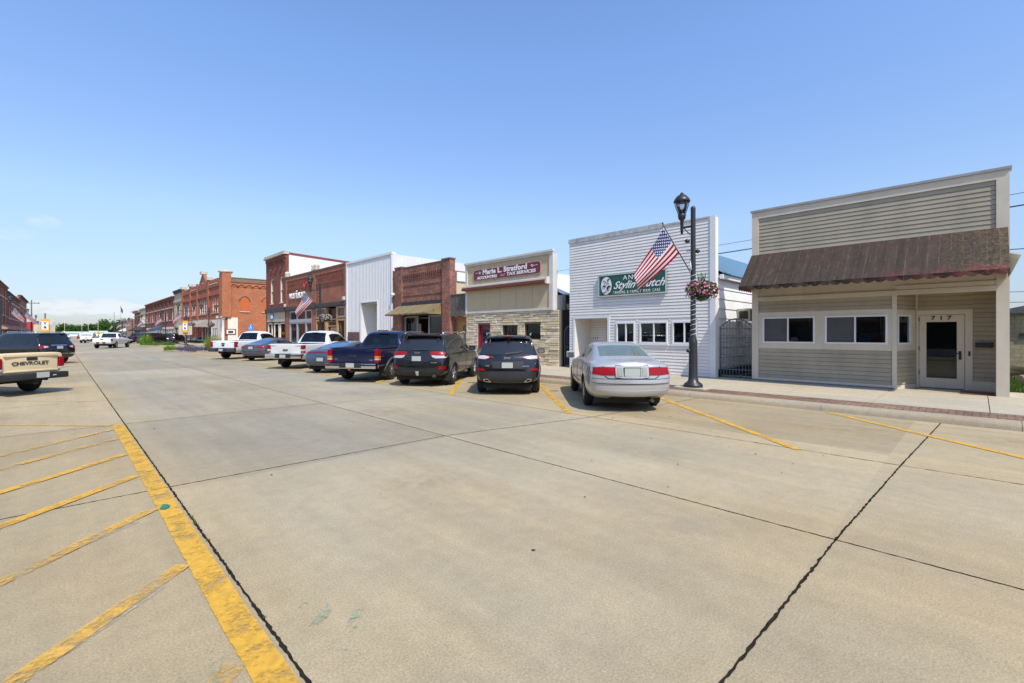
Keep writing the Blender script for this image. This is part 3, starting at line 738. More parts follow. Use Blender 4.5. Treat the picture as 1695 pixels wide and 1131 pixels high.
# --- steel gates in the two gaps
def gate(label, y0, y1, z1, dx, arch, step, rails, hw=.016):
    g = thing('steel_gate', label, 'gate', (FX + dx, (y0 + y1) / 2, .15))
    mb = MB(True); x = FX + dx; n = 14
    top = lambda t: z1 - arch * (2 * t - 1) ** 2
    mb.tube([(x, y0, .16), (x, y0, top(0))] + [(x, y0 + (y1 - y0) * k / n, top(k / n)) for k in range(1, n)] + [(x, y1, top(1)), (x, y1, .16)], .024, 6)
    mb.box(x - .02, x + .02, y0, y1, .2, .24); mb.build('frame', M_gate, g)
    mb = MB(True); k = int((y1 - y0) / step)
    for i in range(1, k): t = i / k; mb.box(x - hw / 2, x + hw / 2, y0 + (y1 - y0) * t - hw / 2, y0 + (y1 - y0) * t + hw / 2, .24, top(t))
    for z in rails: mb.box(x - hw / 2 - .003, x + hw / 2 + .003, y0, y1, z - .012, z + .012)
    mb.build('bar_lattice', M_gate, g)
    mb = MB(True); mb.box(x - .04, x + .04, y0 - .07, y0 - .03, .12, z1 - arch - .02); mb.build('post', M_gate, g)
gate('grey blue steel gate with square lattice between beige shop and white salon', 5.56, 6.63, 2.27, .35, .28, .105, (.45, .68, .98, 1.22, 1.42, 1.68, 1.93))
gate('narrow grey blue steel gate with upright bars between stone wall and white salon', 13.47, 13.98, 2.1, .4, .25, .085, (1.1,))
mb = MB()
for i in range(900):
    x = FX + rnd.uniform(.55, 9); y = rnd.uniform(5.5, 6.6); h = rnd.uniform(.08, .22)
    mb.face(((x, y, .05), (x + .02, y + .01, .05), (x + rnd.uniform(-.05, .05), y + rnd.uniform(-.05, .05), .05 + h)))
for i in range(160):
    x = FX + rnd.uniform(.3, .55); y = rnd.choice((rnd.uniform(5.5, 6.6), rnd.uniform(13.4, 14.4))); h = rnd.uniform(.04, .12)
    mb.face(((x, y, .14), (x + .03, y + .02, .14), (x + rnd.uniform(-.05, .05), y + rnd.uniform(-.05, .05), .14 + h)))
for i in range(7000):
    x = FX + rnd.uniform(1.4, 22) ; y = -.6 - rnd.random() ** 1.3 * 7; h = rnd.uniform(.06, .3); dx = rnd.uniform(-.1, .1); dy = rnd.uniform(-.1, .1)
    mb.face(((x, y, .0), (x + .05, y + .02, .0), (x + dx, y + dy, h)))
tag(mb.build('grass', M_grass), kind='stuff')

# --- tax office with stone base
B = thing('office_building', 'tan panelled office above cream stone base with maroon door', 'shop building', (FX, 17.5, .15))
DW = (18.9, 19.95, .1, 2.28); WS = [(16.78, 17.92, 1.40, 2.2), (15.18, 16.30, 1.45, 2.22)]
mb = MB(True); mb.T = T; wall_open(mb, 14.02, 21.0, .1, 2.88, -.3, -.04, [DW] + WS); mb.build('base_wall', M_mort, B)
mb = MB(True); mb.T = T
z = .12; r2 = random.Random(4)
while z < 2.86:
    h = min(r2.choice((.09, .11, .13, .17)), 2.88 - z); a = 14.02
    while a < 21.0:
        w = r2.uniform(.22, .75); e = min(a + w, 21.0); d = r2.uniform(-.02, .03)
        cut = [(a, e)]
        for q in [DW] + WS:
            if q[2] < z + h - .02 and q[3] > z + .02:
                nn = []
                for u, v in cut:
                    if q[0] > u: nn.append((u, min(v, q[0])))
                    if q[1] < v: nn.append((max(u, q[1]), v))
                cut = [c for c in nn if c[1] - c[0] > .03]
        for u, v in cut: mb.box(u, v - .014, -.05, d, z, z + h - .016, bev=.006)
        a = e
    z += h
mb.build('stone_facing', M_stone, B)
mb = MB(True); mb.T = T; mb.box(14.36, 21.0, -.3, .0, 2.88, 5.62); mb.build('panel_wall', M_tan, B)
mb = MB(True); mb.T = T
for a in (15.7, 16.9, 18.1, 19.3): mb.box(a, a + .02, 0, .006, 3.02, 4.3); mb.box(a + .4, a + .42, 0, .006, 4.42, 5.5)
mb.build('batten', plain('tan_batten', (.38, .295, .17), .7), B)
mb = MB(True); mb.T = T
mb.box(14.34, 14.36, -.3, .0, 2.88, 5.6); mb.box(14.34, 14.58, .0, .05, 2.88, 5.6); mb.box(20.84, 21.02, .0, .05, 2.88, 5.6); mb.box(14.58, 20.84, .0, .046, 2.88, 3.0); mb.box(14.34, 21.02, 0, .07, 5.6, 5.70); mb.box(14.3, 21.06, -.05, .12, 5.702, 5.80)
mb.box(14.58, 20.84, .0, .05, 4.36, 4.52)
mb.build('trim', M_greytrim, B)
mb = MB(True); mb.T = T; mb.box(14.66, 21.08, .05, .30, 4.19, 4.36, bev=.03); o = mb.build('rolled_awning', M_redwood, B)
mb = MB(True); mb.T = T; mb.box(14.64, 21.1, .05, .22, 4.37, 4.43); mb.build('awning_cover', M_greytrim, o)
mb = MB(True); mb.T = T; mb.box(14.55, 14.66, .05, .26, 4.16, 4.48); mb.build('bracket', M_greytrim, o)
for w in WS: window(B, T, *w, -.2, .05, plain('dark_window_frame', (.05, .04, .035), .5), M_pane, dep=.05, mull=((w[0] + w[1]) / 2,) if w[0] > 16.5 else ())
mb = MB(True); mb.T = T
for w in WS: mb.box(w[0] + .06, w[1] - .06, -.27, -.26, w[2] + .06, w[3] - .12)
mb.build('curtain', plain('grey_curtain', (.17, .16, .19), .9), B)
mb = MB(True); mb.T = T; mb.box(18.9, 18.98, -.25, -.02, .12, 2.28); mb.box(19.87, 19.95, -.25, -.02, .12, 2.28); mb.box(18.98, 19.87, -.25, -.02, 2.2, 2.28); mb.build('door_frame', M_maroon, B)
door(B, T, 18.99, 19.86, .16, 2.19, -.2, M_maroon, M_pane, .17, .3)
body(B, 14.3, 20.98, 3.6, 30, M_dark, x0=FX + .3)
mb = MB(True); mb.box(FX + .3, FX + .34, 14.42, 20.9, 3.6, 5.6); mb.build('parapet_back', M_wroof, B)
mb = MB(True); mb.prism([(14.0, 3.62), (17.6, 5.2), (21.0, 3.62), (21.0, 3.70), (17.6, 5.30), (14.0, 3.70)], 0, FX + .36, 30.2); mb.build('gable_roof', M_wroof, B)
mb = MB(True); mb.box(FX + .26, FX + .5, 14.0, 14.34, 2.88, 3.6); mb.build('side_boarding', plain('grey_sheet', (.22, .22, .22), .6), B)
SG = thing('wall_sign', 'maroon accounting sign with rounded corners and white lettering', 'sign', (FX, 17.7, 5))
mb = MB(True); mb.T = T
def rr(a0, a1, z0, z1, r): return [(cx + r * math.cos(t), cz + r * math.sin(t)) for cx, cz, s in ((a1 - r, z0 + r, -90), (a1 - r, z1 - r, 0), (a0 + r, z1 - r, 90), (a0 + r, z0 + r, 180)) for t in (R(s + 18 * k) for k in range(6))]
mb.prism(rr(15.1, 20.27, 4.70, 5.36, .14), 1, .02, .05); mb.build('border', plain('sign_border', (.50, .32, .28), .5), SG)
mb = MB(True); mb.T = T; mb.prism(rr(15.15, 20.22, 4.745, 5.315, .12), 1, .03, .062); mb.build('board', M_maroon, SG)
lettering("Marie L. Stratford", .37, SG, shift(fm(17.75, 5.15, FX, .063), SG), M_letter_w, fit=3.4, bold=.015, spacing=1.08)
lettering("ACCOUNTING", .215, SG, shift(fm(19.12, 4.86, FX, .063), SG), M_letter_w, fit=1.68, shear=.15, bold=.008)
lettering("And", .2, SG, shift(fm(17.88, 4.87, FX, .063), SG), plain('gold_letters', (.55, .36, .33), .5), shear=.4)
lettering("TAX SERVICES", .225, SG, shift(fm(16.5, 4.88, FX, .063), SG), M_letter_w, fit=2.1, shear=.15, bold=.008)
mb = MB(True); mb.T = T
for c, sg in ((19.72, 1), (15.7, -1)):
    for k in range(5): mb.tube([(c + .12 * math.cos(k * 1.256), .064, 5.15 + .06 * math.sin(k * 1.256)), (c + .05 * math.cos(k * 1.256 + .8), .066, 5.15 + .07 * math.sin(k * 1.256 + .8)), (c, .064, 5.15)], .009, 5)
    mb.tube([(c + sg * .1, .064, 5.15), (c + sg * .2, .064, 5.13), (c + sg * .3, .064, 5.17), (c + sg * .38, .064, 5.15)], .009, 5)
mb.build('scroll', M_letter_w, SG)

# --- link between office and brick shop: board screen over a honey brick passage
B = thing('passage_front', 'weathered board screen over a honey brick entry between office and brick shop', 'passage', (FX, 21.7, .15))
mb = MB(True); mb.T = T
for k in range(9): mb.box(21.04 + k * .155, 21.04 + k * .155 + .148, .0 + .006 * (k % 3), .05 + .006 * (k % 3), 2.77, 4.02)
mb.build('board_screen', M_board, B)
mb = MB(True); mb.T = T; mb.box(21.02, 22.44, -.05, .08, 4.025, 4.09); mb.build('coping', M_roofd, B)
mb = MB(True); mb.box(FX + .4, FX + 1.1, 21.02, 22.43, .1, 2.77); mb.build('brick_wall', M_ybrick, B)
mb = MB(True); mb.T = facx(FX + .4); mb.box(21.15, 21.75, .002, .05, .15, 2.2); mb.build('door', plain('brown_door', (.16, .10, .06), .6), B)
mb = MB(True); mb.tube([(FX + .1, 22.1, .15), (FX + .1, 22.1, 1.5), (FX + .1, 21.9, 1.75), (FX + .1, 21.3, 1.85), (FX + .1, 21.1, 1.75), (FX + .1, 21.1, .15)], .03, 6)
for k in range(5): mb.tube([(FX + .1, 21.25 + k * .17, .2), (FX + .1, 21.25 + k * .17, 1.8)], .012, 5)
mb.build('grille', plain('pale_grille', (.5, .47, .42), .5), B)

# --- brick shop with the mossy awning
B = thing('brick_shop', 'mottled brick shop with corner piers and a mossy yellow awning', 'shop building', (FX, 25.9, .15))
mb = MB(True); mb.T = T
mb.box(28.85, 29.35, -.3, -.02, .1, 6.2)
mb.box(27.95, 28.85, -.3, .10, .1, 6.28); mb.box(22.45, 23.25, -.3, .10, .1, 6.28); mb.box(23.25, 27.95, -.3, 0, 3.6, 6.0); mb.box(23.25, 27.95, -.28, .06, 5.9, 6.22)
mb.build('front_wall', M_mix, B)
mb = MB(True); mb.T = T
for k in range(20):
    a = 23.32 + k * .235
    for j in range(3): mb.box(a, a + .11, 0, .05 + .028 * j, 5.42 + j * .16, 5.42 + (j + 1) * .16)
mb.box(23.25, 27.95, 0, .03, 4.95, 5.0); mb.box(23.25, 27.95, 0, .03, 4.28, 4.33); mb.build('corbelling', M_mix, B)
mb = MB(True); mb.T = T; mb.box(22.40, 23.30, -.33, .14, 6.282, 6.36); mb.box(27.9, 28.9, -.33, .14, 6.282, 6.36); mb.box(23.3, 27.9, -.3, .09, 6.222, 6.27); mb.build('coping', plain('dark_coping', (.20, .12, .09), .8), B)
mb = MB(True); mb.T = T; mb.box(23.25, 27.95, 0, .12, 3.6, 3.86); mb.build('fascia', M_black, B)
awning(B, T, 23.3, 28.4, 3.62, 3.02, 1.0, M_moss, .10, d0=.125)
for w in ((23.3, 25.0, .6, 2.9), (26.3, 27.9, .6, 2.9)): window(B, T, *w, -.2, .07, M_greyw, M_pane, dep=.1)
door(B, facx(FX + .9), 25.15, 26.15, .16, 2.6, 0, M_black, M_pane, .1, .2)
mb = MB(True); mb.T = T; mb.box(23.25, 25.05, -.28, -.1, .1, .6); mb.box(26.25, 27.95, -.28, -.1, .1, .6); mb.box(23.25, 27.95, -.28, -.1, 2.9, 3.59); mb.build('stall_riser', M_black, B)
plain('purple_cloth', (.16, .09, .2), .9)
for a, z, w, h, mi in ((23.5, 1.2, .5, .9, 0), (24.2, .9, .4, .7, 1), (26.6, .8, .9, 1.6, 0), (25.4, 1.5, .25, .6, 0), (27.2, 1.0, .3, 1.4, 2)): mb = MB(True); mb.T = T; mb.box(a, a + w, -.6, -.55, z, z + h); mb.build('window_poster', (M_cream, MATS['purple_cloth'], M_greyw)[mi], B)
body(B, 22.46, 29.3, 5.6, 32, M_mix, x0=FX + .3)
mb = MB(True); mb.T = facy(22.45); ribs(mb, FX + .4, 32, 2.0, 4.95, .3, 0.002, .02); mb.build('metal_cladding', M_tanmetal, B)
mb = MB(True); mb.box(FX + .4, 32, 22.36, 22.44, 4.95, 5.5); mb.build('roof_edge', M_wroof, B)
mb = MB(True); mb.T = T; mb.lathe([(.01, .0), (.12, .0), (.16, .12), (.1, .2), (.01, .2)], (29.1, .1, 4.4), 10); mb.build('wall_lamp', M_letter_w, B)

# --- white ribbed metal building
B = thing('metal_building', 'tall white ribbed metal building with a square recessed entry', 'shop building', (FX, 32.8, .15))
mb = MB(True); mb.T = T
EN = (31.5, 34.1, .1, 4.12)
wall_open(mb, 29.38, 36.7, .1, 7.45, -.25, -.01, [EN]); mb.build('front_wall', M_metal, B)
mb = MB(True); mb.T = T; ribs(mb, 29.38, 36.7, .15, 7.42, .23, 0, .022, holes=[EN]); mb.T = None
mb.T = facx(FX + 1.3); ribs(mb, 31.5, 34.1, .15, 4.1, .26, 0, .03); mb.T = None
for y, s in ((31.49, 1), (34.11, -1)): mb.box(FX + .01, FX + 1.3, min(y, y - s * .08), max(y, y - s * .08), .1, 4.12)
mb.box(FX, FX + 1.3, 31.5, 34.1, 4.12, 4.2)
mb.build('cladding', M_metal, B)
mb = MB(True); mb.T = T; mb.box(29.34, 36.74, -.3, .07, 7.42, 7.58); mb.box(36.55, 36.72, .0, .06, .15, 7.42); mb.box(29.36, 29.5, .0, .06, .15, 7.42); mb.box(31.4, 31.5, .0, .06, .15, 4.2); mb.box(34.1, 34.2, 0, .06, .15, 4.2); mb.box(31.5, 34.1, 0, .06, 4.12, 4.22); mb.build('trim', M_wtrim, B)
mb = MB(True); mb.T = facy(29.35); ribs(mb, FX + .02, 40, .1, 7.42, .3, 0, .03); mb.build('side_cladding', M_metal, B)
mb = MB(True); mb.T = T; mb.box(34.4, 36.3, .036, .1, .4, 1.85); mb.build('window', plain('brown_frame', (.12, .06, .05), .5), B)
body(B, 29.4, 36.7, 7.4, 40, M_metal, M_wroof, room=False)

# --- pair of low brick shops, phone shop and wood framed shop
B = thing('phone_shop', 'low red brick phone shop with grey storefront and stone knobs on its parapet', 'shop building', (FX, 47.3, .15))
B2 = thing('craft_shop', 'low red brick shop with honey wood storefront beside the white metal building', 'shop building', (FX, 40.1, .15))
for b, a0, a1, holes in ((B, 43.52, 51.0, [(44.1, 50.1, .1, 4.05)]), (B2, 36.76, 43.48, [(37.0, 43.2, .1, 4.1)])):
    mb = MB(True); mb.T = T; wall_open(mb, a0, a1, .1, 7.45, -.3, 0, holes)
    mb.box(a0, a0 + .35, 0, .08, 4.6, 7.5); mb.box(a1 - .35, a1, 0, .08, 4.6, 7.5); mb.box(a0 + .35, a1 - .35, 0, .07, 7.1, 7.5)
    mb.build('front_wall', M_red1, b)
    mb = MB(True); mb.T = T
    k = int((a1 - a0 - .8) / .3)
    for i in range(k):
        a = a0 + .45 + i * .3
        mb.box(a, a + .15, 0, .06, 6.72, 7.1); mb.box(a, a + .15, .0, .04, 6.5, 6.72)
    mb.box(a0 + .35, a1 - .35, 0, .05, 6.18, 6.3); mb.box(a0 + .35, a1 - .35, 0, .035, 5.9, 5.96); mb.build('corbelling', M_red2, b)
    mb = MB(True); mb.T = T; mb.box(a0, a1, -.33, .12, 7.5, 7.6); mb.build('coping', plain('dark_coping', (.2, .12, .09), .8), b)
    mb = MB(True); mb.T = T; mb.box(a0 + .1, a1 - .1, .0, .15, 4.1, 4.45)
    for i in range(int((a1 - a0) / .25)): mb.box(a0 + .2 + i * .25, a0 + .3 + i * .25, .15, .19, 4.2, 4.4)
    mb.build('iron_lintel', plain('dark_iron', (.05, .045, .045), .6), b)
    body(b, a0, a1, 7.0, 34, M_red2)
for b, y in ((B, 50.9), (B, 43.75), (B2, 43.2)):
    mb = MB(True); mb.T = T; mb.lathe([(.25, 7.6), (.30, 7.7), (.2, 7.85), (.28, 8.0), (.22, 8.15), (.05, 8.22)], (y, -.1, 0), 10); mb.build('stone_knob', M_lime, b)
for y in (50.95, 36.95):
    mb = MB(True); mb.T = T; mb.box(y - .15, y + .15, .0, .25, 4.5, 4.8, bev=.05); mb.build('stone_block', M_lime, B if y > 44 else B2)
for w in ((44.15, 45.7), (45.7, 48.0), (48.0, 50.05)):
    window(B, T, w[0], w[1], 3.02, 4.02, -.15, .14, M_greyw, M_paned, dep=.12); window(B, T, w[0], w[1], .7, 2.85, -.15, .14, M_greyw, M_paned, dep=.12)
mb = MB(True); mb.T = T; mb.box(44.1, 50.1, -.2, .0, 2.85, 3.02); mb.box(44.1, 50.1, -.2, -.02, .1, .7); mb.build('spandrel', M_greyw, B)
for w in ((41.0, 43.15), (37.0, 38.6)):
    window(B2, T, w[0], w[1], 3.08, 4.06, -.12, .16, M_wood, plain('teal_glass', (.06, .10, .10), .15), dep=.12); window(B2, T, w[0], w[1], .6, 3.0, -.12, .16, M_wood, M_pane, dep=.12)
window(B2, T, 38.75, 40.85, 3.1, 3.95, -.3, .1, M_dark, M_paned, dep=.08); window(B2, T, 38.8, 40.8, 2.35, 3.05, -.3, .1, M_wood, M_paned, dep=.12); door(B2, T, 39.05, 40.5, .16, 2.28, -.3, M_wood, M_pane, .22, .3)
mb = MB(True); mb.T = T; mb.box(38.6, 38.75, -.3, .0, .1, 4.06); mb.box(40.85, 41.0, -.3, 0, .1, 4.06); mb.box(37, 38.6, -.25, -.02, .1, .6); mb.box(41, 43.15, -.25, -.02, .1, .6); mb.build('wood_frame', M_wood, B2)
SG = thing('wall_sign', 'white raised letters and red tick on the red brick phone shop', 'sign', (FX, 48, 5.7))
lettering("verizon", 1.2, SG, shift(fm(47.75, 5.62, FX, .05), SG), M_letter_w, fit=4.2, bold=.012, ext=.05)
mb = MB(True); mb.T = T; mb.prism([(46.1, 6.5), (45.75, 6.05), (45.2, 6.55), (45.3, 6.7), (45.75, 6.3), (46.0, 6.62)], 1, .02, .1); mb.build('tick', plain('tick_red', (.6, .03, .02), .4), SG)

# --- two storey brick corner house with white side wall
B = thing('corner_brick_building', 'tall red brick corner building with bare white side wall and two slim windows', 'building', (FX, 54.4, .15))
WU = [(55.1, 56.1, 5.06, 7.83), (51.95, 52.95, 5.06, 7.83)]
mb = MB(True); mb.T = T; wall_open(mb, 51.1, 57.6, .1, 10.1, -.3, 0, WU + [(51.4, 57.3, .1, 4.05)]); mb.build('front_wall', M_red2, B)
mb = MB(True); mb.T = T
for i in range(15): mb.box(51.35 + i * .41, 51.55 + i * .41, 0, .1, 9.4, 9.75)
for a in (52.3, 53.9, 55.5): mb.prism([(a, 9.0), (a + .8, 9.0), (a + .8, 8.75), (a + .4, 8.2), (a, 8.75)], 1, 0, .07)
mb.box(51.1, 57.6, 0, .08, 9.75, 10.05); mb.build('corbelling', M_red2, B)
mb = MB(True); mb.T = T; mb.box(51.0, 57.7, -.4, .3, 10.1, 10.2); mb.box(51.05, 57.65, -.35, .2, 10.2, 10.45); mb.build('cornice', M_lime, B)
for w in WU: window(B, T, *w, -.2, .12, M_cream, M_paned, bars=(6.45,), dep=.12, sill=.12)
mb = MB(True); mb.T = T; mb.box(51.1, 57.6, 0, .15, 4.06, 4.5); mb.build('iron_lintel', MATS['dark_iron'], B)
mb = MB(True); mb.T = T; mb.box(51.4, 57.3, -.2, -.02, 3.0, 4.05); mb.build('signboard', M_creamst, B)
mb = MB(True); mb.T = T; mb.box(54.9, 56.0, -.02, .06, 3.3, 3.95); mb.box(55.1, 55.8, .06, .07, 3.4, 3.8, 1); mb.build('small_sign', [plain('blue_sign', (.08, .2, .5), .5), M_letter_w], B)
for w in ((51.5, 53.3), (53.6, 55.2), (55.9, 57.2)): window(B, T, w[0], w[1], .5, 2.9, -.2, .12, M_cream, M_pane, dep=.1)
mb = MB(True); mb.T = T; mb.box(51.4, 57.3, -.28, -.1, .1, .5); mb.build('stall_riser', M_red2, B)
body(B, 51.12, 57.58, 9.9, 34, M_red2, x0=FX + .3)
mb = MB(True); mb.prism([(FX + .3, 7.0), (38, 7.0), (38, 9.3), (FX + .3, 10.1)], 1, 51.04, 51.11); mb.build('white_render', plain('white_render', (.78, .76, .70), .8, var=.03, grime=.05), B)
mb = MB(True); mb.prism([(FX + .3, 10.1), (38, 9.3), (38, 9.5), (FX + .3, 10.3)], 1, 50.98, 51.3); mb.build('parapet_tiles', plain('red_tiles', (.25, .05, .035), .8), B)
# --- orange brick corner block beyond the cross street
B = thing('orange_brick_block', 'ornate orange red brick corner block with central gable and arched corbel frieze', 'building', (FX, 92, .15))
bays = [(80.0, 84.2, 3), (87.2, 93.4, 4), (95.6, 99.6, 3), (101.6, 107.4, 3)]
holes = []
for a0, a1, n in bays:
    s = (a1 - a0) / n
    for i in range(n): holes.append((a0 + i * s + s * .14, a0 + (i + 1) * s - s * .14, 5.0, 7.2))
mb = MB(True); mb.T = T
wall_open(mb, 76.5, 108.2, .1, 9.5, -.4, 0, holes + [(77.9, 107.9, .1, 3.9)])
for a in (86.2, 94.3, 100.2, 107.6): mb.box(a - .4, a + .4, 0, .22, 4, 10.2)
mb.box(76.5, 108.2, 0, .12, 8.9, 9.5); mb.box(76.5, 108.2, 0, .15, 7.6, 7.9); mb.box(80, 86, -.3, .05, 9.5, 10.1); mb.box(94.6, 100, -.3, .05, 9.5, 10.0); mb.box(100.6, 107.4, -.3, .05, 9.5, 9.9)
mb.prism([(86.6, 9.5), (94.0, 9.5), (90.6, 11.5), (89.9, 11.5)], 1, -.35, .1)
mb.build('front_wall', M_rust, B)
mb = MB(True); mb.box(FX - .35, FX + .8, 76.2, 77.9, .1 + 4, 10.5); mb.build('corner_pier', M_orange, B)
mb = MB(True)
mb.lathe([(.75, 10.5), (.95, 10.62), (.95, 10.85), (.7, 10.95), (.1, 10.97)], (FX + .25, 77.0, 0), 8)
for y, z in ((90.25, 11.5), (86.2, 10.2), (100.2, 10.2), (107.6, 10.2)): mb.box(FX - .4, FX + .5, y - .55, y + .55, z, z + .45)
mb.T = T; mb.box(80.2, 85.8, .05, .16, 9.3, 9.45); mb.box(94.8, 99.8, .05, .16, 9.3, 9.45)
mb.build('stone_cap', M_lime, B)
for h in holes: window(B, T, *h, -.2, .13, M_wtrim, M_paned, bars=(6.1,), dep=.1)
mb = MB(True); mb.T = T
for a0, a1, n in bays: mb.box(a0, a1, 0, .1, 4.8, 4.95)
mb.build('stone_sill', M_lime, B)
mb = MB(True); mb.T = T; mb.box(79.9, 80.2, .0, .3, 4.0, 4.4); mb.box(89.6, 90.6, .11, .13, 9.9, 10.1); mb.build('stone_block', M_lime, B)
mb = MB(True); mb.T = T; mb.box(77.9, 107.9, -.3, -.02, 3.3, 3.9); mb.box(78.4, 84.3, -.3, .0, .1, 3.3); mb.build('shopfront', M_cream, B)
for w in ((85.2, 88.0), (89.3, 91.6), (92.0, 96), (97, 101), (102, 107)): window(B, T, w[0], w[1], .5, 3.2, -.25, .14, M_cream, M_paned, dep=.12)
mb = MB(True); mb.T = T; mb.box(84.4, 107.9, -.35, -.28, .1, 3.3); mb.build('shop_back', M_dark, B)
mb = MB(True); mb.T = T
for a in (80.6, 81.7, 82.8): mb.box(a, a + .8, .0, .05, 1.3, 2.5); mb.box(a + .1, a + .7, .05, .06, 1.4, 2.4, 1)
mb.build('notice_case', [plain('notice_brown', (.13, .06, .04), .6), M_letter_w], B)
awning(B, T, 85, 100.8, 4.0, 2.95, 2.2, M_greyawn, .25, d0=.02)
mb = MB(True); mb.T = facy(76.5)
AW = [(19.0, 20.05), (22.0, 23.1), (25.5, 26.6), (29, 30.1)]
wall_open(mb, FX + .4, 40, .1, 8.6, -.3, 0, []); mb.box(FX + .4, 40, -.3, .12, 9.2, 9.85)
mb.box(FX + .4, 40, -.3, .06, 8.6, 9.2)
mb.build('side_wall', M_orange, B)
mb = MB(True); mb.T = facy(76.5)
for i in range(22):
    c = 18.1 + i * .98
    if c < 39: mb.tube([(c + .42 * math.cos(math.pi * k / 8), .1, 8.62 + .38 * math.sin(math.pi * k / 8)) for k in range(9)], .085, 5)
mb.build('arched_frieze', M_orange, B)
mb = MB(True); mb.T = facy(76.5); mb.box(FX + .4, 40, -.32, .2, 9.85, 9.95); mb.box(FX + .4, 40, .12, .16, 9.25, 9.8); mb.build('side_parapet', M_tanbrick, B)
for i, (a, b) in enumerate(AW):
    mb = MB(True); mb.T = facy(76.5); c = (a + b) / 2; r = (b - a) / 2
    mb.prism([(a, 5.02), (b, 5.02)] + [(c + r * math.cos(t), 6.6 + r * math.sin(t)) for t in (math.pi * k / 10 for k in range(11))], 1, .01, .04)
    o = mb.build('blocked_window', plain('orange_board', (.52, .115, .02), .7, var=.06), B)
    mb = MB(True); mb.T = facy(76.5); mb.box(a - .15, b + .15, 0, .12, 4.88, 5.01); mb.build('sill', M_lime, o)
    mb = MB(True); mb.T = facy(76.5); mb.tube([(c + (r + .14) * math.cos(t), .03, 6.6 + (r + .14) * math.sin(t)) for t in (math.pi * k / 12 for k in range(13))], .09, 5); mb.build('brick_arch', M_tanbrick, o)
mb = MB(True); mb.T = facy(76.5); mb.box(FX + .42, 18.6, 0, .08, .15, 4.05); mb.build('side_panel', M_cream, B)
mb = MB(True); mb.T = facy(76.5); mb.box(17.0, 18.35, .08, .13, 1.55, 2.4); mb.box(17.15, 18.2, .13, .14, 1.68, 2.27, 1); mb.box(17.35, 18.0, .14, .15, 1.78, 2.12, 2); mb.build('notice_case', [MATS['notice_brown'], M_letter_w, M_dark], B)
mb = MB(True); mb.lathe([(.32, .15), (.3, .4), (.22, .5), (.2, 3.7), (.3, 3.85), (.38, 4.1)], (FX - .1, 76.7, 0), 14)
mb.box(FX - .45, FX + .3, 76.3, 77.1, 4.1, 4.2); mb.build('white_column', M_wtrim, B)
mb = MB(True); mb.box(FX + .4, 40, 76.82, 108.1, 8.9, 9.0); mb.box(39.8, 40, 76.82, 108.1, .1, 8.9); mb.build('roof', M_roofd, B)

# --- generic two storey frontages further along both sides
def facade(name, label, y0, y1, zt, m, mc, nwin, wz, gf, awn=None, side=1, xf=FX, dark=M_paned, frame=None, pil=False, deep=14, corn=.35, sidewall=None, group=None):
    xw = xf
    TT = (lambda a, d, z: (xw - d, a, z)) if side > 0 else (lambda a, d, z: (xw + d, a, z))
    b = thing(name, label, 'building', (xf, (y0 + y1) / 2, .15), group=group)
    s = (y1 - y0) / max(1, nwin); hs = [(y0 + (i + .5) * s - s * .22, y0 + (i + .5) * s + s * .22, wz[0], wz[1]) for i in range(nwin)]
    mb = MB(True); mb.T = TT; wall_open(mb, y0, y1, .1, zt, -.3, 0, hs + [(y0 + .4, y1 - .4, .1, 3.2)])
    if pil:
        for i in range(pil + 1): a = y0 + (y1 - y0 - .5) * i / pil; mb.box(a, a + .5, 0, .15, 3.6, zt)
    mb.build('front_wall', m, b)
    mb = MB(True); mb.T = TT; mb.box(y0 - .05, y1 + .05, -.35, corn, zt, zt + .25); mb.box(y0, y1, 0, corn * .5, zt - .4, zt); mb.build('cornice', mc, b)
    for h in hs: window(b, TT, *h, -.18, .12, frame or M_wtrim, dark, bars=((wz[0] + wz[1]) / 2,), dep=.1)
    mb = MB(True); mb.T = TT; mb.box(y0 + .05, y1 - .05, 0, .12, wz[1] + .1, wz[1] + .35); mb.box(y0 + .05, y1 - .05, 0, .1, wz[0] - .2, wz[0] - .02); mb.build('stone_band', M_lime, b)
    mb = MB(True); mb.T = TT; mb.box(y0 + .4, y1 - .4, -.3, -.02, 2.75, 3.2); mb.box(y0 + .4, y1 - .4, -.3, -.05, .1, .5); mb.build('shopfront', gf, b)
    k = max(2, int((y1 - y0) / 4)); w = (y1 - y0 - .8) / k
    for i in range(k): window(b, TT, y0 + .4 + i * w, y0 + .4 + (i + 1) * w, .5, 2.75, -.25, .14, gf, dark, dep=.1)
    if awn: awning(b, TT, awn[0], awn[1], 3.6, 2.7, 1.6, awn[2], .25)
    mb = MB(True); xa, xb = (xf + .3, xf + deep) if side > 0 else (xf - deep, xf - .3)
    mb.box(xa, xb, y0, y1, .1, zt - .1); mb.build('wall', sidewall or m, b)
    return b
facade('cream_stone_building', 'narrow cream stone building between orange block and long brick row', 108.3, 117.4, 10.2, M_creamst, M_roofd, 5, (5.2, 8.0), M_dark, frame=plain('brown_sash', (.16, .11, .07), .6))
o = facade('long_brick_building', 'long dark red brick row with pale bands and blue shop awning', 117.6, 161.8, 9.3, M_red2, M_red2, 12, (4.6, 7.0), M_cream, (133, 142, M_blueawn), pil=8)
facade('white_painted_building', 'narrow white painted building with heavy cornice beside long brick row', 162, 174, 8.6, M_cream, M_lime, 4, (4.6, 7), M_cream, (162.5, 173.5, M_darkawn))
facade('cornice_building', 'small brick building with flared yellowish cornice down the street', 174.2, 189.5, 8.4, M_rust, M_creamst, 5, (4.4, 6.9), M_cream, (175, 189, M_darkawn), corn=.9)
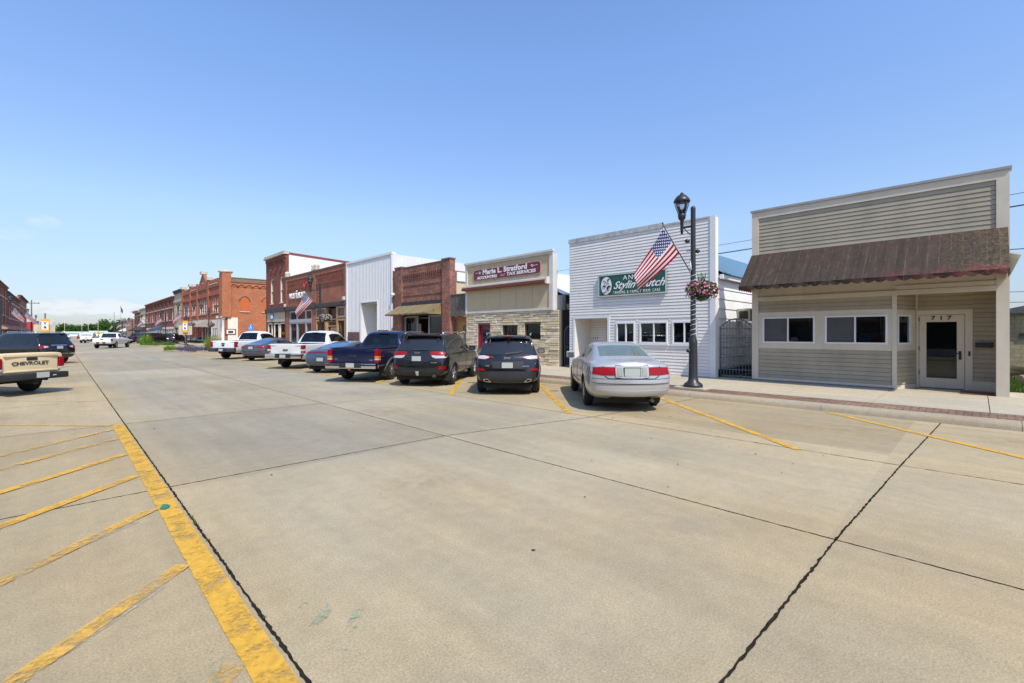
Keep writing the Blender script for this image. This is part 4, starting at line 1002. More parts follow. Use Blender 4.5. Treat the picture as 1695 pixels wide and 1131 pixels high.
facade('cream_cornice_building', 'tan brown brick building with broad cream cornice far down the street', 213, 241, 7.0, M_tanbrick, M_cream, 4, (4.6, 6.2), M_dark, (215, 224, M_wroof), corn=.3, sidewall=M_tanbrick)
LX = -8.2
facade('old_red_building', 'red brick building with tall brick piers nearest across the street', 118, 146, 11.3, M_red1, M_red2, 6, (5.5, 8.8), M_cream, (119, 145, plain('pink_awning', (.42, .2, .15), .8)), side=-1, xf=LX, pil=4)
facade('windowed_red_building', 'lower red brick building with white windows beside the tan walled one', 146.2, 188, 10.6, M_red2, M_roofd, 7, (5.2, 8.5), M_cream, side=-1, xf=LX, awn=(150, 186, MATS['pink_awning']))
facade('tan_sided_building', 'tall brick building with tan plaster side wall and dark cornice', 188.2, 227, 12.3, M_rust, M_roofd, 6, (5.5, 9.5), M_cream, side=-1, xf=LX, corn=.5, sidewall=plain('tan_plaster', (.45, .33, .15), .85, grime=.2), awn=(190, 226, MATS['pink_awning']))
o = facade('bright_red_building', 'low bright red building past the row across the street', 240, 262, 6.0, plain('bright_red', (.42, .035, .04), .6), M_roofd, 3, (3.6, 5), M_cream, side=-1, xf=LX + 1.8)
o = facade('pale_grey_building', 'pale grey flat building closing the far end of the street', 334, 352, 7.8, plain('pale_grey', (.5, .49, .47), .8), M_wroof, 3, (3.6, 5), M_cream, side=-1, xf=-2.6)
# the row on the camera's own side, out of view, added for the shop windows to mirror
facade('mirrored_brick_building', 'two storey brick building out of view beside the viewer, added for the shop windows to mirror', -22, 4, 7.4, M_red1, M_lime, 6, (4.4, 6.4), M_cream, (-20, 2, M_darkawn), side=-1, xf=LX)
facade('mirrored_cream_building', 'low cream building out of view beside the viewer, added for the salon windows to mirror', 4.4, 22, 5.6, M_cream, M_roofd, 4, (3.8, 4.9), M_redwood, (5, 21, MATS['redwood_strip']), side=-1, xf=LX)
# sheds at the end of the street
for x0, x1, y, z, lab in ((1.5, 12, 392, 2.3, 'long low white shed at the far end of the street'), (13, 22, 400, 2.8, 'small white shed with green roof edge at the far end')):
    b = thing('white_shed', lab, 'shed', ((x0 + x1) / 2, y, 0))
    mb = MB(True); mb.box(x0, x1, y, y + 8, -.02, z - .6); mb.build('wall', M_wside, b)
    mb = MB(True); mb.prism([(y - .4, z - .6), (y + 8.4, z - .6), (y + 4, z + .6)], 0, x0 - .3, x1 + .3); mb.build('roof', plain('green_white_roof', (.42, .50, .46), .6), b)
# block shed behind the right edge
b = thing('block_shed', 'small yellowish block shed with dark roof behind the beige shop', 'shed', (35, -5, 0))
mb = MB(True); mb.box(32.5, 39, -11, -1.0, -.05, 2.7); mb.build('wall', M_block, b)
mb = MB(True); mb.prism([(-11.4, 2.7), (-.7, 2.7), (-.7, 2.85), (-6, 4.2), (-11.4, 2.85)], 0, 32.2, 39.3); mb.build('roof', plain('grey_shingle', (.11, .115, .12), .9, var=.3, vs=6), b)
mb = MB(True); mb.box(32.44, 32.49, -2.2, -1.35, 1.5, 1.75); mb.build('wall_lamp', M_roofd, b)
b = MB()
r3 = random.Random(9)
b.tube([(24, -1.0, .15), (26, -2.6, .3)], .14, 7); b.tube([(25.5, -.9, .45), (24.4, -3.0, .35)], .12, 7)
b.tube([(26.2, -.8, .2), (25.9, -2.6, .55)], .10, 7); tag(b.build('log_pile', plain('grey_logs', (.25, .21, .16), .9, var=.3)), 'grey logs heaped on the grass in front of the block shed', 'logs')

# ------------------------------------------------------------------ street furniture (local coordinates, then placed)
def lamp(double=False, wire=False, arm=.34):
    t = thing('street_lamp', 'x y z w', 'street lamp', group='black lantern street lamps')
    mb = MB(); mb.lathe([(.27, 0), (.27, .05), (.25, .09), (.15, .17), (.125, .3), (.115, 1.25), (.12, 1.3), (.10, 1.36), (.075, 1.5), (.068, 5.15), (.072, 5.2), (.055, 5.25), (.02, 5.27)], n=18); mb.build('pole', M_black, t)
    for s in ((1, -1) if double else (1,)):
        mb = MB(); y0 = arm * s
        mb.box(-.02, .02, min(0, y0), max(0, y0), 4.66, 4.72); mb.tube([(0, .09 * s, 4.45), (0, y0 * .8, 4.66)], .014, 6); mb.build('arm', M_black, t)
        mb = MB(); c = (0, y0, 0)
        mb.lathe([(.03, 4.5), (.045, 4.62), (.05, 4.9), (.10, 4.96), (.12, 5.06), (.10, 5.1), (.05, 5.13)], c, 14)
        for k in range(6):
            a = k * math.pi / 3
            mb.tube([(.10 * math.cos(a), y0 + .10 * math.sin(a), 5.1), (.19 * math.cos(a), y0 + .19 * math.sin(a), 5.36), (.205 * math.cos(a), y0 + .205 * math.sin(a), 5.46)], .012, 5)
        h = mb.build('lantern', M_black, t)
        mb = MB(); mb.lathe([(.23, 5.45), (.24, 5.48), (.20, 5.56), (.13, 5.64), (.07, 5.67), (.05, 5.71), (.02, 5.74)], c, 16); mb.build('cap', M_black, h)
        mb = MB(); mb.lathe([(.085, 5.1), (.17, 5.36), (.185, 5.45)], c, 12); mb.build('globe', glass('lamp_glass', (.85, .87, .88), .12, .03, (.5, .5, .48)), h)
    mb = MB()
    mb.tube([(.0, .08, 3.98), (0, .2, 3.98)], .012, 6); mb.tube([(0, -.2, 3.55), (0, .0, 3.55)], .012, 6); mb.lathe([(.02, 0), (.07, .02), (.07, .09), (.02, .11)], (-.1, .13, 4.2), 10)
    mb.lathe([(.02, 0), (.06, .02), (.06, .09), (.02, .11)], (.1, -.09, 3.9), 10); mb.lathe([(.02, 0), (.06, .02), (.06, .09), (.02, .11)], (-.13, .08, 1.0), 10)
    mb.tube([(.0, -.08, 3.02), (.12, -.34, 3.05), (.13, -.36, 2.9)], .012, 6); mb.build('bracket', M_black, t)
    if wire:
        mb = MB(); mb.tube([(.08 * math.cos(u), .08 * math.sin(u), 1.45 + 1.85 * k / 160) for k in range(161) for u in (2 * math.pi * 13 * k / 160,)], .007, 4)
        mb.tube([(-.1, .05, 3.3), (-.13, .02, 3.55), (-.08, .06, 3.7), (-.12, 0, 3.4)], .02, 5); mb.build('white_cord', M_wtrim, t)
    return t
M_flag = flagmat()
def flag(dirv=(-.90, .44), fly=(-.62, .85)):
    t = thing('flag', 'x y z w', 'flag', group='striped flags on the lamp posts')
    ux, uy = dirv; c53, s53 = .61, .79; Lp = 1.72
    mb = MB(); mb.tube([(ux * .07, uy * .07, 3.3), (ux * c53 * Lp, uy * c53 * Lp, 3.3 + s53 * Lp)], [.016, .012], 8); mb.lathe([(.012, 0), (.028, .03), (.012, .06)], (ux * c53 * Lp, uy * c53 * Lp, 3.3 + s53 * Lp), 8); mb.build('flag_pole', M_black, t)
    me = bpy.data.meshes.new('flag_cloth'); bm = bmesh.new(); uvl = bm.loops.layers.uv.new('UVMap'); nu, nv = 34, 20; G = []
    fx, fy = fly; H = .88
    for i in range(nu + 1):
        u = i / nu; row = []
        for j in range(nv + 1):
            v = j / nv   # 0 at the outer end of the pole
            s = Lp - .08 - H * v
            p = Vector((ux * c53 * s, uy * c53 * s, 3.3 + s53 * s))
            g = u ** .9
            narrow = 1 - .66 * u
            q = Vector((ux * c53 * (Lp - .5), uy * c53 * (Lp - .5), 3.3 + s53 * (Lp - .5)))
            p = q + (p - q) * narrow
            p += Vector((fx * .95 * u, fy * .95 * u, -1.12 * g - .22 * u * v))
            w = math.sin(5.5 * v + 2.2 * u) * .10 * u + math.sin(11 * v - 3 * u) * .03 * u
            p += Vector((fy * w, -fx * w, 0)) * 1.1
            row.append(bm.verts.new(p))
        G.append(row)
    for i in range(nu):
        for j in range(nv):
            f = bm.faces.new((G[i][j], G[i + 1][j], G[i + 1][j + 1], G[i][j + 1])); f.smooth = True
            for l, (a, b) in zip(f.loops, ((i, j), (i + 1, j), (i + 1, j + 1), (i, j + 1))): l[uvl].uv = (a / nu, b / nv)
    bm.to_mesh(me); bm.free(); me.materials.append(M_flag); link('cloth', me, t)
    return t
M_leaf = leafmat('basket_leaf', (.03, .07, .015), (.09, .16, .03))
M_bloom = leafmat('pink_bloom', (.62, .08, .28), (.82, .34, .50), .25)
M_bloomw = leafmat('white_bloom', (.6, .5, .52), (.75, .72, .70), .2)
def basket(white=.15):
    t = thing('hanging_basket', 'x y z w', 'flower basket', group='flower baskets hung from the lamp posts')
    mb = MB(); mb.lathe([(.05, 2.12), (.17, 2.16), (.25, 2.28), (.28, 2.42), (.27, 2.43)], n=16); mb.build('pot', M_black, t)
    mb = MB()
    for k in range(3): a = k * 2.1; mb.tube([(.26 * math.cos(a), .26 * math.sin(a), 2.42), (0, 0, 2.95)], .005, 4)
    mb.build('hanger', M_black, t)
    q = random.Random(11)
    def spot(rmax=1.0):
        a = q.random() * 6.283; e = q.uniform(-.75, 1.0); r = (.42 + .08 * math.sin(3 * a)) * rmax * q.uniform(.8, 1.05)
        c = math.sqrt(max(0, 1 - e * e * .8)); return Vector((r * c * math.cos(a), r * c * math.sin(a), 2.47 + e * .22 - (q.uniform(.05, .22) if q.random() < .22 else 0)))
    def bit(mb, p, s, mi=0):
        n = Vector((p.x, p.y, (p.z - 2.4) * 1.5 + q.uniform(-.2, .2))) + Vector((q.uniform(-.3, .3), q.uniform(-.3, .3), q.uniform(-.3, .3))); n.normalize(); u = n.orthogonal().normalized(); w = n.cross(u); k0 = q.random() * 6
        mb.face([(p + (u * math.cos(k0 + k * 1.257) + w * math.sin(k0 + k * 1.257)) * s * (1 if k % 2 else .8))[:] for k in range(5)], mi)
    mb = MB()
    for i in range(750): bit(mb, spot(.97), q.uniform(.025, .05))
    for i in range(26):
        a = q.uniform(0, 6.28); b = q.uniform(.02, .16); mb.tube([(.05 * math.cos(a), .05 * math.sin(a), 2.5), (b * math.cos(a), b * math.sin(a), 2.75 + q.uniform(0, .22))], [.010, .003], 4)
    mb.build('foliage', M_leaf, t)
    mb = MB()
    for i in range(430): bit(mb, spot(1.07), q.uniform(.022, .042), 1 if q.random() < white else 0)
    mb.build('blossom', [M_bloom, M_bloomw], t)
    return t
def place(o, x, y, z, label, rz=0, copy=True):
    c = copy_tree(o) if copy else o
    c.location = (x, y, z); c.rotation_euler = (0, 0, rz); c['label'] = label; return c
L0, LD, F0, K0 = lamp(wire=True), lamp(True, arm=.9), flag(), basket()
L1 = lamp(arm=.7)
KZ = .15
mb = MB(); mb.box(12.85, 13.55, 5.4, 6.3, .1, .19, bev=.02); tag(mb.build('lamp_plinth', M_walk), 'square concrete pad under the nearest street lamp', 'lamp base')
place(L0, 13.15, 5.84, .19, 'nearest black lantern lamp, white cord wound round its pole, beside the silver car', 0, copy=False)
place(F0, 13.15, 5.84, .19, 'largest striped flag hanging before the green salon sign', copy=False)
place(K0, 13.40, 5.70, .58, 'largest pink flower basket on the lamp beside the white salon', copy=False)
place(L1, 13.35, 33.3, KZ, 'black lantern lamp before the craft shop with honey wood front', R(90), copy=False)
place(F0, 13.35, 33.3, KZ, 'striped flag hanging across the white letters of the phone shop')
place(basket(.75), 13.6, 32.9, KZ + .3, 'white and pink flower basket in front of the honey wood shop window', copy=False)
place(LD, 14.9, 76.0, KZ, 'double lantern lamp at the corner of the orange block, nearest the cream panel', R(90), copy=False)
place(LD, 12.3, 76.3, KZ, 'double lantern lamp behind the yellow banner sign at the corner', R(90))
place(K0, 15.2, 76.0, KZ + .4, 'pink flower basket on the corner lamp by the cream panel')
place(K0, 12.9, 76.0, KZ + .4, 'small pink flower basket beside the yellow banner sign')
place(F0, 12.3, 76.3, KZ, 'striped flag on the corner lamp before the grey awning')
for y, w in ((102, 'cream stone building'), (128.8, 'blue awning'), (155, 'far end of the long brick row'), (182, 'small building with flared cornice'), (209, 'tan brick building with cream cornice')):
    place(L1, 13.4, y, KZ, 'distant lantern lamp in front of the ' + w, R(90))
    place(F0, 13.4, y, KZ, 'distant striped flag in front of the ' + w)
for y, w in ((74, 'nearest lantern lamp across the street, beside the piered red building'), (111, 'lantern lamp across the street before the tan plaster wall'), (148, 'lantern lamp across the street against the sky by the utility pole'), (192, 'farthest lantern lamp across the street by the bright red building')):
    place(L1, -4.6, y, KZ, w, R(-90))
for y, w in ((78, 'striped flag cut by the picture edge across the street'), (92, 'large striped flag above the black seven seat car'), (134, 'small striped flag before the bright red building'), (176, 'smallest striped flag near the white and yellow banner')):
    place(F0, -4.3 + (.5 if y == 92 else 0), y, KZ + (.1 if y == 92 else 0), w, R(-95))
mb = MB(); mb.lathe([(.14, 0), (.12, .2), (.06, .3), (.05, 3.3)], (-3.8, 92, .15), 10); tag(mb.build('flag_post', M_black), 'short black post carrying the flag above the black seven seat car', 'post')

# banner signs at the crossing: yellow panel, white middle, black symbols
def banner(x, y, label, rz=0):
    t = thing('banner_sign', label, 'sign', (x, y, .1), group=None)
    t.rotation_euler = (0, 0, rz)
    mb = MB(); mb.lathe([(.12, 0), (.05, .1), (.04, 3.4)], n=10); mb.build('post', M_black, t)
    mb = MB(); mb.box(-.26, .26, -.05, -.02, 1.72, 2.92, bev=.02); p = mb.build('panel', plain('sign_yellow', (.70, .36, .03), .5, var=.04), t)
    mb = MB(); mb.box(-.2, .2, -.062, -.052, 1.98, 2.68); mb.build('white_field', M_letter_w, p)
    Mx = lambda z: Matrix(((1, 0, 0, 0), (0, 0, -1, -.064), (0, 1, 0, z), (0, 0, 0, 1)))
    lettering('Y', .34, p, Mx(2.5), M_letter_b, bold=.012); lettering('&', .3, p, Mx(2.17), M_letter_b, bold=.012)
    mb = MB(); mb.box(-.7, .62, .05, .07, 1.5, 2.42); mb.build('backing_board', M_creamst, t)
banner(9.0, 56.2, 'yellow and white banner sign in the lavender bed at the crossing', R(-42))
banner(-.95, 57.0, 'yellow and white banner sign behind the black seven seat car', R(-2))
# diamond warning signs
for x, y, lab in ((5.05, 114, 'yellow diamond sign standing between the two white trucks'), (.3, 104, 'yellow diamond warning sign above the black cars across the street')):
    t = thing('warning_sign', lab, 'sign', (x, y, 0), R(-2))
    t.rotation_euler = (0, 0, R(3))
    mb = MB(); mb.tube([(0, 0, 0), (0, 0, 2.0)], .04, 6); mb.build('post', M_gate, t)
    mb = MB(); mb.prism([(-.36, 1.8), (0, 1.44), (.36, 1.8), (0, 2.16)], 1, -.05, -.03); p = mb.build('panel', plain('warn_yellow', (.75, .52, .02), .5, var=.04), t)
    mb = MB(); mb.box(-.06, .15, -.06, -.052, 1.77, 1.83); mb.prism([(-.2, 1.8), (-.06, 1.9), (-.06, 1.7)], 1, -.06, -.052); mb.build('arrow', M_letter_b, p)
# blue parking sign with wheelchair mark
t = thing('parking_sign', 'small blue wheelchair parking sign above the white pickup roof', 'sign', (13.3, 50.0, .15), R(-42))
mb = MB(); mb.tube([(0, 0, 0), (0, 0, 2.6)], .03, 6); mb.build('post', M_gate, t)
mb = MB(); mb.box(-.22, .22, -.03, -.015, 1.87, 2.42, bev=.005); p = mb.build('panel', plain('parking_blue', (.02, .22, .62), .5, var=.03), t)
mb = MB(); mb.lathe([(.02, -.034), (.05, -.034), (.05, -.04), (.02, -.04)], (0, 0, 2.34), 12, axis=1); mb.tube([(0, -.036, 2.28), (0, -.036, 2.15), (.09, -.036, 2.15), (.12, -.036, 2.02)], .022, 5); mb.tube([(.11 * math.cos(a) - .02, -.036, 2.09 + .11 * math.sin(a)) for a in (R(130 + 22 * k) for k in range(10))], .018, 5); mb.build('wheelchair_mark', M_letter_w, p)

# planters in the kerb build-outs
def poly_sheet(name, pts, z0, z1, m, kind='structure'):
    mb = MB(); mb.prism(pts, 2, z0, z1); return tag(mb.build(name, m), kind=kind)
poly_sheet('kerb', [(12.3, 47.5), (9.6, 49.5), (7.6, 53), (7.1, 55.5), (7.6, 57.0), (9, 57.6), (12.3, 57.6)], -.02, .13, M_kerb)
poly_sheet('kerb', [(12.3, 90), (10.0, 86), (8, 79.5), (7.3, 77.4), (8, 76.0), (12.3, 75.8)], -.02, .13, M_kerb)
def tuft(n, r, h, mb, c, q, lean=.45, wd=.016):
    for i in range(n):
        a = q.random() * 6.283; d = r * math.sqrt(q.random()); x, y = c[0] + d * math.cos(a), c[1] + d * math.sin(a); hh = h * q.uniform(.55, 1.05) * (1.08 - .5 * (d / max(r, .01)) ** 2)
        lx, ly = lean * h * q.uniform(.1, 1) * math.cos(a), lean * h * q.uniform(.1, 1) * math.sin(a); px, py = wd * math.cos(a * 3), wd * math.sin(a * 3)
        mb.face(((x - px, y - py, c[2]), (x + px, y + py, c[2]), (x + lx * .5 + px * .7, y + ly * .5 + py * .7, c[2] + hh * .7), (x + lx * .5 - px * .7, y + ly * .5 - py * .7, c[2] + hh * .7)))
        mb.face(((x + lx * .5 - px * .7, y + ly * .5 - py * .7, c[2] + hh * .7), (x + lx * .5 + px * .7, y + ly * .5 + py * .7, c[2] + hh * .7), (x + lx, y + ly, c[2] + hh)))
q = random.Random(3)
M_grs2 = leafmat('fountain_grass', (.16, .24, .04), (.38, .36, .10)); M_lav = leafmat('lavender', (.085, .08, .12), (.17, .15, .21)); M_brg = leafmat('bright_shrub', (.14, .26, .03), (.26, .38, .06)); M_low = leafmat('low_green', (.05, .13, .02), (.16, .26, .05))
for x, y, h, r, m, lab in ((10.3, 50.7, 1.65, .5, M_grs2, 'tall fountain grass clump beside the white pickup'), (8.6, 83, 1.7, .5, M_brg, 'rounded bright green shrub in front of the dark cars'), (7.6, 55.2, .5, .45, M_brg, 'low yellow green plant at the tip of the lavender bed')):
    t = thing('ornamental_plant', lab, 'plant', (x, y, .13)); mb = MB(True); tuft(500, r, h, mb, (x, y, .13), q); mb.build('foliage', m, t)
    mb = MB(True)
    for k in range(9): a = k * .7; mb.tube([(x + .1 * math.cos(a), y + .1 * math.sin(a), .12), (x + .25 * math.cos(a), y + .25 * math.sin(a), .13 + h * .5)], .012, 4)
    mb.build('stem', M_low, t)
mb = MB()
for i in range(70): tuft(30, .28, .42, mb, (q.uniform(8.0, 11.2), q.uniform(50.5, 56.8), .12), q, .4)
tag(mb.build('lavender_bed', M_lav), kind='stuff')
mb = MB()
for i in range(60): tuft(26, .3, .5, mb, (q.uniform(8.2, 11.5), q.uniform(77, 84), .12), q, .5)
tag(mb.build('low_planting', M_low), kind='stuff')

# overhead wires behind the shops, poles
P = thing('utility_pole', 'grey utility pole with crossarm beyond the tan sided building', 'utility pole', (-7.2, 232, .1))
mb = MB(True); mb.tube([(-7.2, 232, .1), (-7.2, 232, 13.4)], [.24, .16], 8); mb.build('pole', M_board, P)
mb = MB(True); mb.box(-9.0, -5.2, 231.9, 232.1, 12.2, 12.4)
for x in (-8.8, -7.9, -6.4, -5.5): mb.box(x - .08, x + .08, 231.9, 232.1, 12.4, 12.75)
mb.build('crossarm', M_board, P)
for x, y, z, lab, m in ((7.3, 300, 11, 'white lamp mast against the trees at the street end, tallest', M_lime), (10.5, 330, 9.5, 'thin white mast against the trees between sheds', M_lime), (1.5, 320, 8.6, 'short pale mast at the end of the street above the black car', M_lime), (20.2, 320, 13, 'dark thin pole beside the flagpole at the street end', M_board), (13.5, 310, 10.5, 'pale mast before the trees behind the white truck', M_lime)):
    mb = MB(); mb.tube([(x, y, 0), (x, y, z)], [.13, .09], 7); tag(mb.build('mast', m), lab, 'mast')
t = thing('flagpole', 'tall flagpole with a furled dark flag near the far trees', 'flagpole', (23, 325, 0))
mb = MB(True); mb.tube([(23, 325, 0), (23, 325, 17)], [.2, .12], 7); mb.build('pole', M_lime, t)
mb = MB(True); mb.prism([(23.1, 16.6), (24.2, 14.2), (24, 12.2), (23.3, 13.4)], 1, 324.95, 325.05); mb.build('cloth', plain('furled_flag', (.12, .08, .12), .9), t)
def wire(pts, lab, r=.018):
    mb = MB()
    P = []
    for (x0, y0, z0), (x1, y1, z1) in zip(pts, pts[1:]):
        for k in range(12): u = k / 12; P.append((x0 + (x1 - x0) * u, y0 + (y1 - y0) * u, z0 + (z1 - z0) * u - 1.2 * u * (1 - u)))
    P.append(pts[-1]); mb.tube(P, r, 5); tag(mb.build('power_line', M_black), lab, 'power line')
for z, dz, r, lab in ((8.75, .0, .014, 'thin upper wire seen between salon and beige shop'), (8.15, 0, .035, 'thick bundled wire seen between salon and beige shop, below the thin one')):
    wire([(31, 60, z - 1.6), (34, 24, z - .9), (33, -22, z + 1.0)], lab, r)
for z, r, lab in ((5.6, .02, 'black wire right of the beige shop, level with its awning'), (3.75, .012, 'thin wire right of the beige shop below the awning, upper of two'), (3.3, .012, 'thin wire right of the beige shop below the awning, lower of two')):
    wire([(29, 4, z), (31, -16, z + .1)], lab, r)

# ------------------------------------------------------------------ far trees
def crown(seed, r=1.0, n=620):
    q = random.Random(seed); bm = bmesh.new(); lobes = [(Vector((q.uniform(-.6, .6), q.uniform(-.6, .6), q.uniform(-.15, .75))), q.uniform(.35, .6)) for _ in range(9)]
    for i in range(n):
        c, s = q.choice(lobes); v = Vector((q.gauss(0, 1), q.gauss(0, 1), q.gauss(0, 1))).normalized() * s * q.uniform(.7, 1.08) + c
        d = (v - c).normalized() + Vector((q.uniform(-.5, .5), q.uniform(-.5, .5), q.uniform(-.3, .6))); d.normalize(); u = d.orthogonal().normalized(); w = d.cross(u); a = q.random() * 6; z = q.uniform(.06, .13)
        bm.faces.new([bm.verts.new(v + (u * math.cos(a + k * 1.57) + w * math.sin(a + k * 1.57)) * z * (1 if k % 2 else .65)) for k in range(4)])
    me = bpy.data.meshes.new('crown'); bm.to_mesh(me); bm.free(); me.materials.append(leafmat('tree_leaf', (.03, .08, .015), (.09, .165, .035))); return me
CR = [crown(i) for i in range(4)]
mb = MB(); mb.tube([(0, 0, 0), (.02, .0, .5), (0, .03, 1.1)], [.10, .07, .03], 7); mb.tube([(.01, 0, .55), (.3, .1, .95)], [.05, .02], 5); mb.tube([(.01, 0, .6), (-.28, -.1, 1.0)], [.05, .02], 5)
trunk = mb.build('trunk', plain('bark', (.09, .07, .05), .9, var=.3)); TM = trunk.data; bpy.data.objects.remove(trunk)
q = random.Random(21)
words_ = ['low', 'tall', 'broad', 'rounded', 'ragged', 'slender', 'leaning', 'full']
for i in range(30):
    px = 100 + i * 4.3 + q.uniform(-2, 2)       # spread along the end of the street
    x = -9 + i * 2.6 + q.uniform(-1, 1); y = 425 + q.uniform(-18, 30); h = q.uniform(6.0, 8.6) * (1.42 if 10 <= i <= 21 else .95) * (.85 if i < 4 else 1)
    t = thing('tree', 'leafy green tree in the tree belt closing the far end of the street', 'tree', (x, y, 0), group='trees at the far end of the street')
    sc = h / 2.1
    c = link('trunk', TM, t); c.scale = (sc * .9,) * 3
    c = link('crown', CR[i % 4], t); c.location = (0, 0, sc * 1.08); c.scale = (sc * q.uniform(.95, 1.25), sc * q.uniform(.9, 1.2), sc * .95); c.rotation_euler = (0, 0, q.random() * 6)
mb = MB()
qq = random.Random(5)
for i in range(2600):
    x = qq.uniform(-160, 230); y = qq.uniform(470, 500); z = qq.uniform(0, 6.2) + 1.0 * math.sin(x * .06); s = qq.uniform(.6, 1.6); a = qq.random() * 6; e = qq.uniform(-.6, .6)
    mb.face([(x + s * math.cos(a + k * 1.57), y + s * e * math.sin(a + k * 1.57), z + s * .8 * math.sin(a + k * 1.57)) for k in range(4)])
tag(mb.build('treeline', MATS['tree_leaf']), kind='stuff')
# ------------------------------------------------------------------ vehicles: x forward from the rear axle, y left, z up
M_tyre = plain('tyre_rubber', (.02, .02, .02), .85, var=.2)
M_alloy = plain('alloy', (.50, .50, .51), .3, .85, var=.05)
M_alloyd = plain('dark_alloy', (.10, .10, .10), .35, .7)
M_chrome = plain('chrome', (.72, .72, .72), .12, 1.0, var=.03)
M_black_pl = plain('black_plastic', (.018, .018, .019), .6, var=.15)
M_under = plain('underbody', (.015, .015, .015), .9)
M_lred = plain('lamp_red', (.27, .004, .008), .3, var=.10, vs=14, **{'Specular IOR Level': .3})
M_ldark = plain('lamp_dark_red', (.16, .006, .01), .15, **{'Coat Weight': .6})
M_lwhite = plain('lamp_clear', (.45, .45, .45), .12, var=.08, **{'Coat Weight': .6})
M_lamber = plain('lamp_amber', (.60, .20, .01), .15, **{'Coat Weight': .6})
M_plate = plain('number_plate', (.40, .42, .38), .5, var=.04)
M_platey = plain('yellow_plate', (.60, .40, .02), .5, var=.04)
M_seat = plain('seat_cloth', (.06, .06, .06), .9)
M_tint = glass('tinted_glass', (.16, .17, .18), .62, .01, (.012, .013, .014))
M_clear = glass('car_glass', (.84, .95, .89), .26, .01, (.42, .54, .48))
M_gap = plain('panel_gap', (.012, .012, .012), .8)
YF = (-1, -.72, -.36, 0, .36, .72, 1)

def ring(st):
    x, zb, wl, zm, wm, zs, ws, wg, zt, wt = st[:10]
    dr = min(.09, max(.015, (zt - zs) * .35))
    rows = [(wl * .8, zb), (wl, zb + .07), (wm, zm), (ws, zs), (wg, zs + .035 if zt - zs > .1 else zs + .02), (wt, zt - dr), (wt * .86, zt - dr * .25)]
    return rows, zt

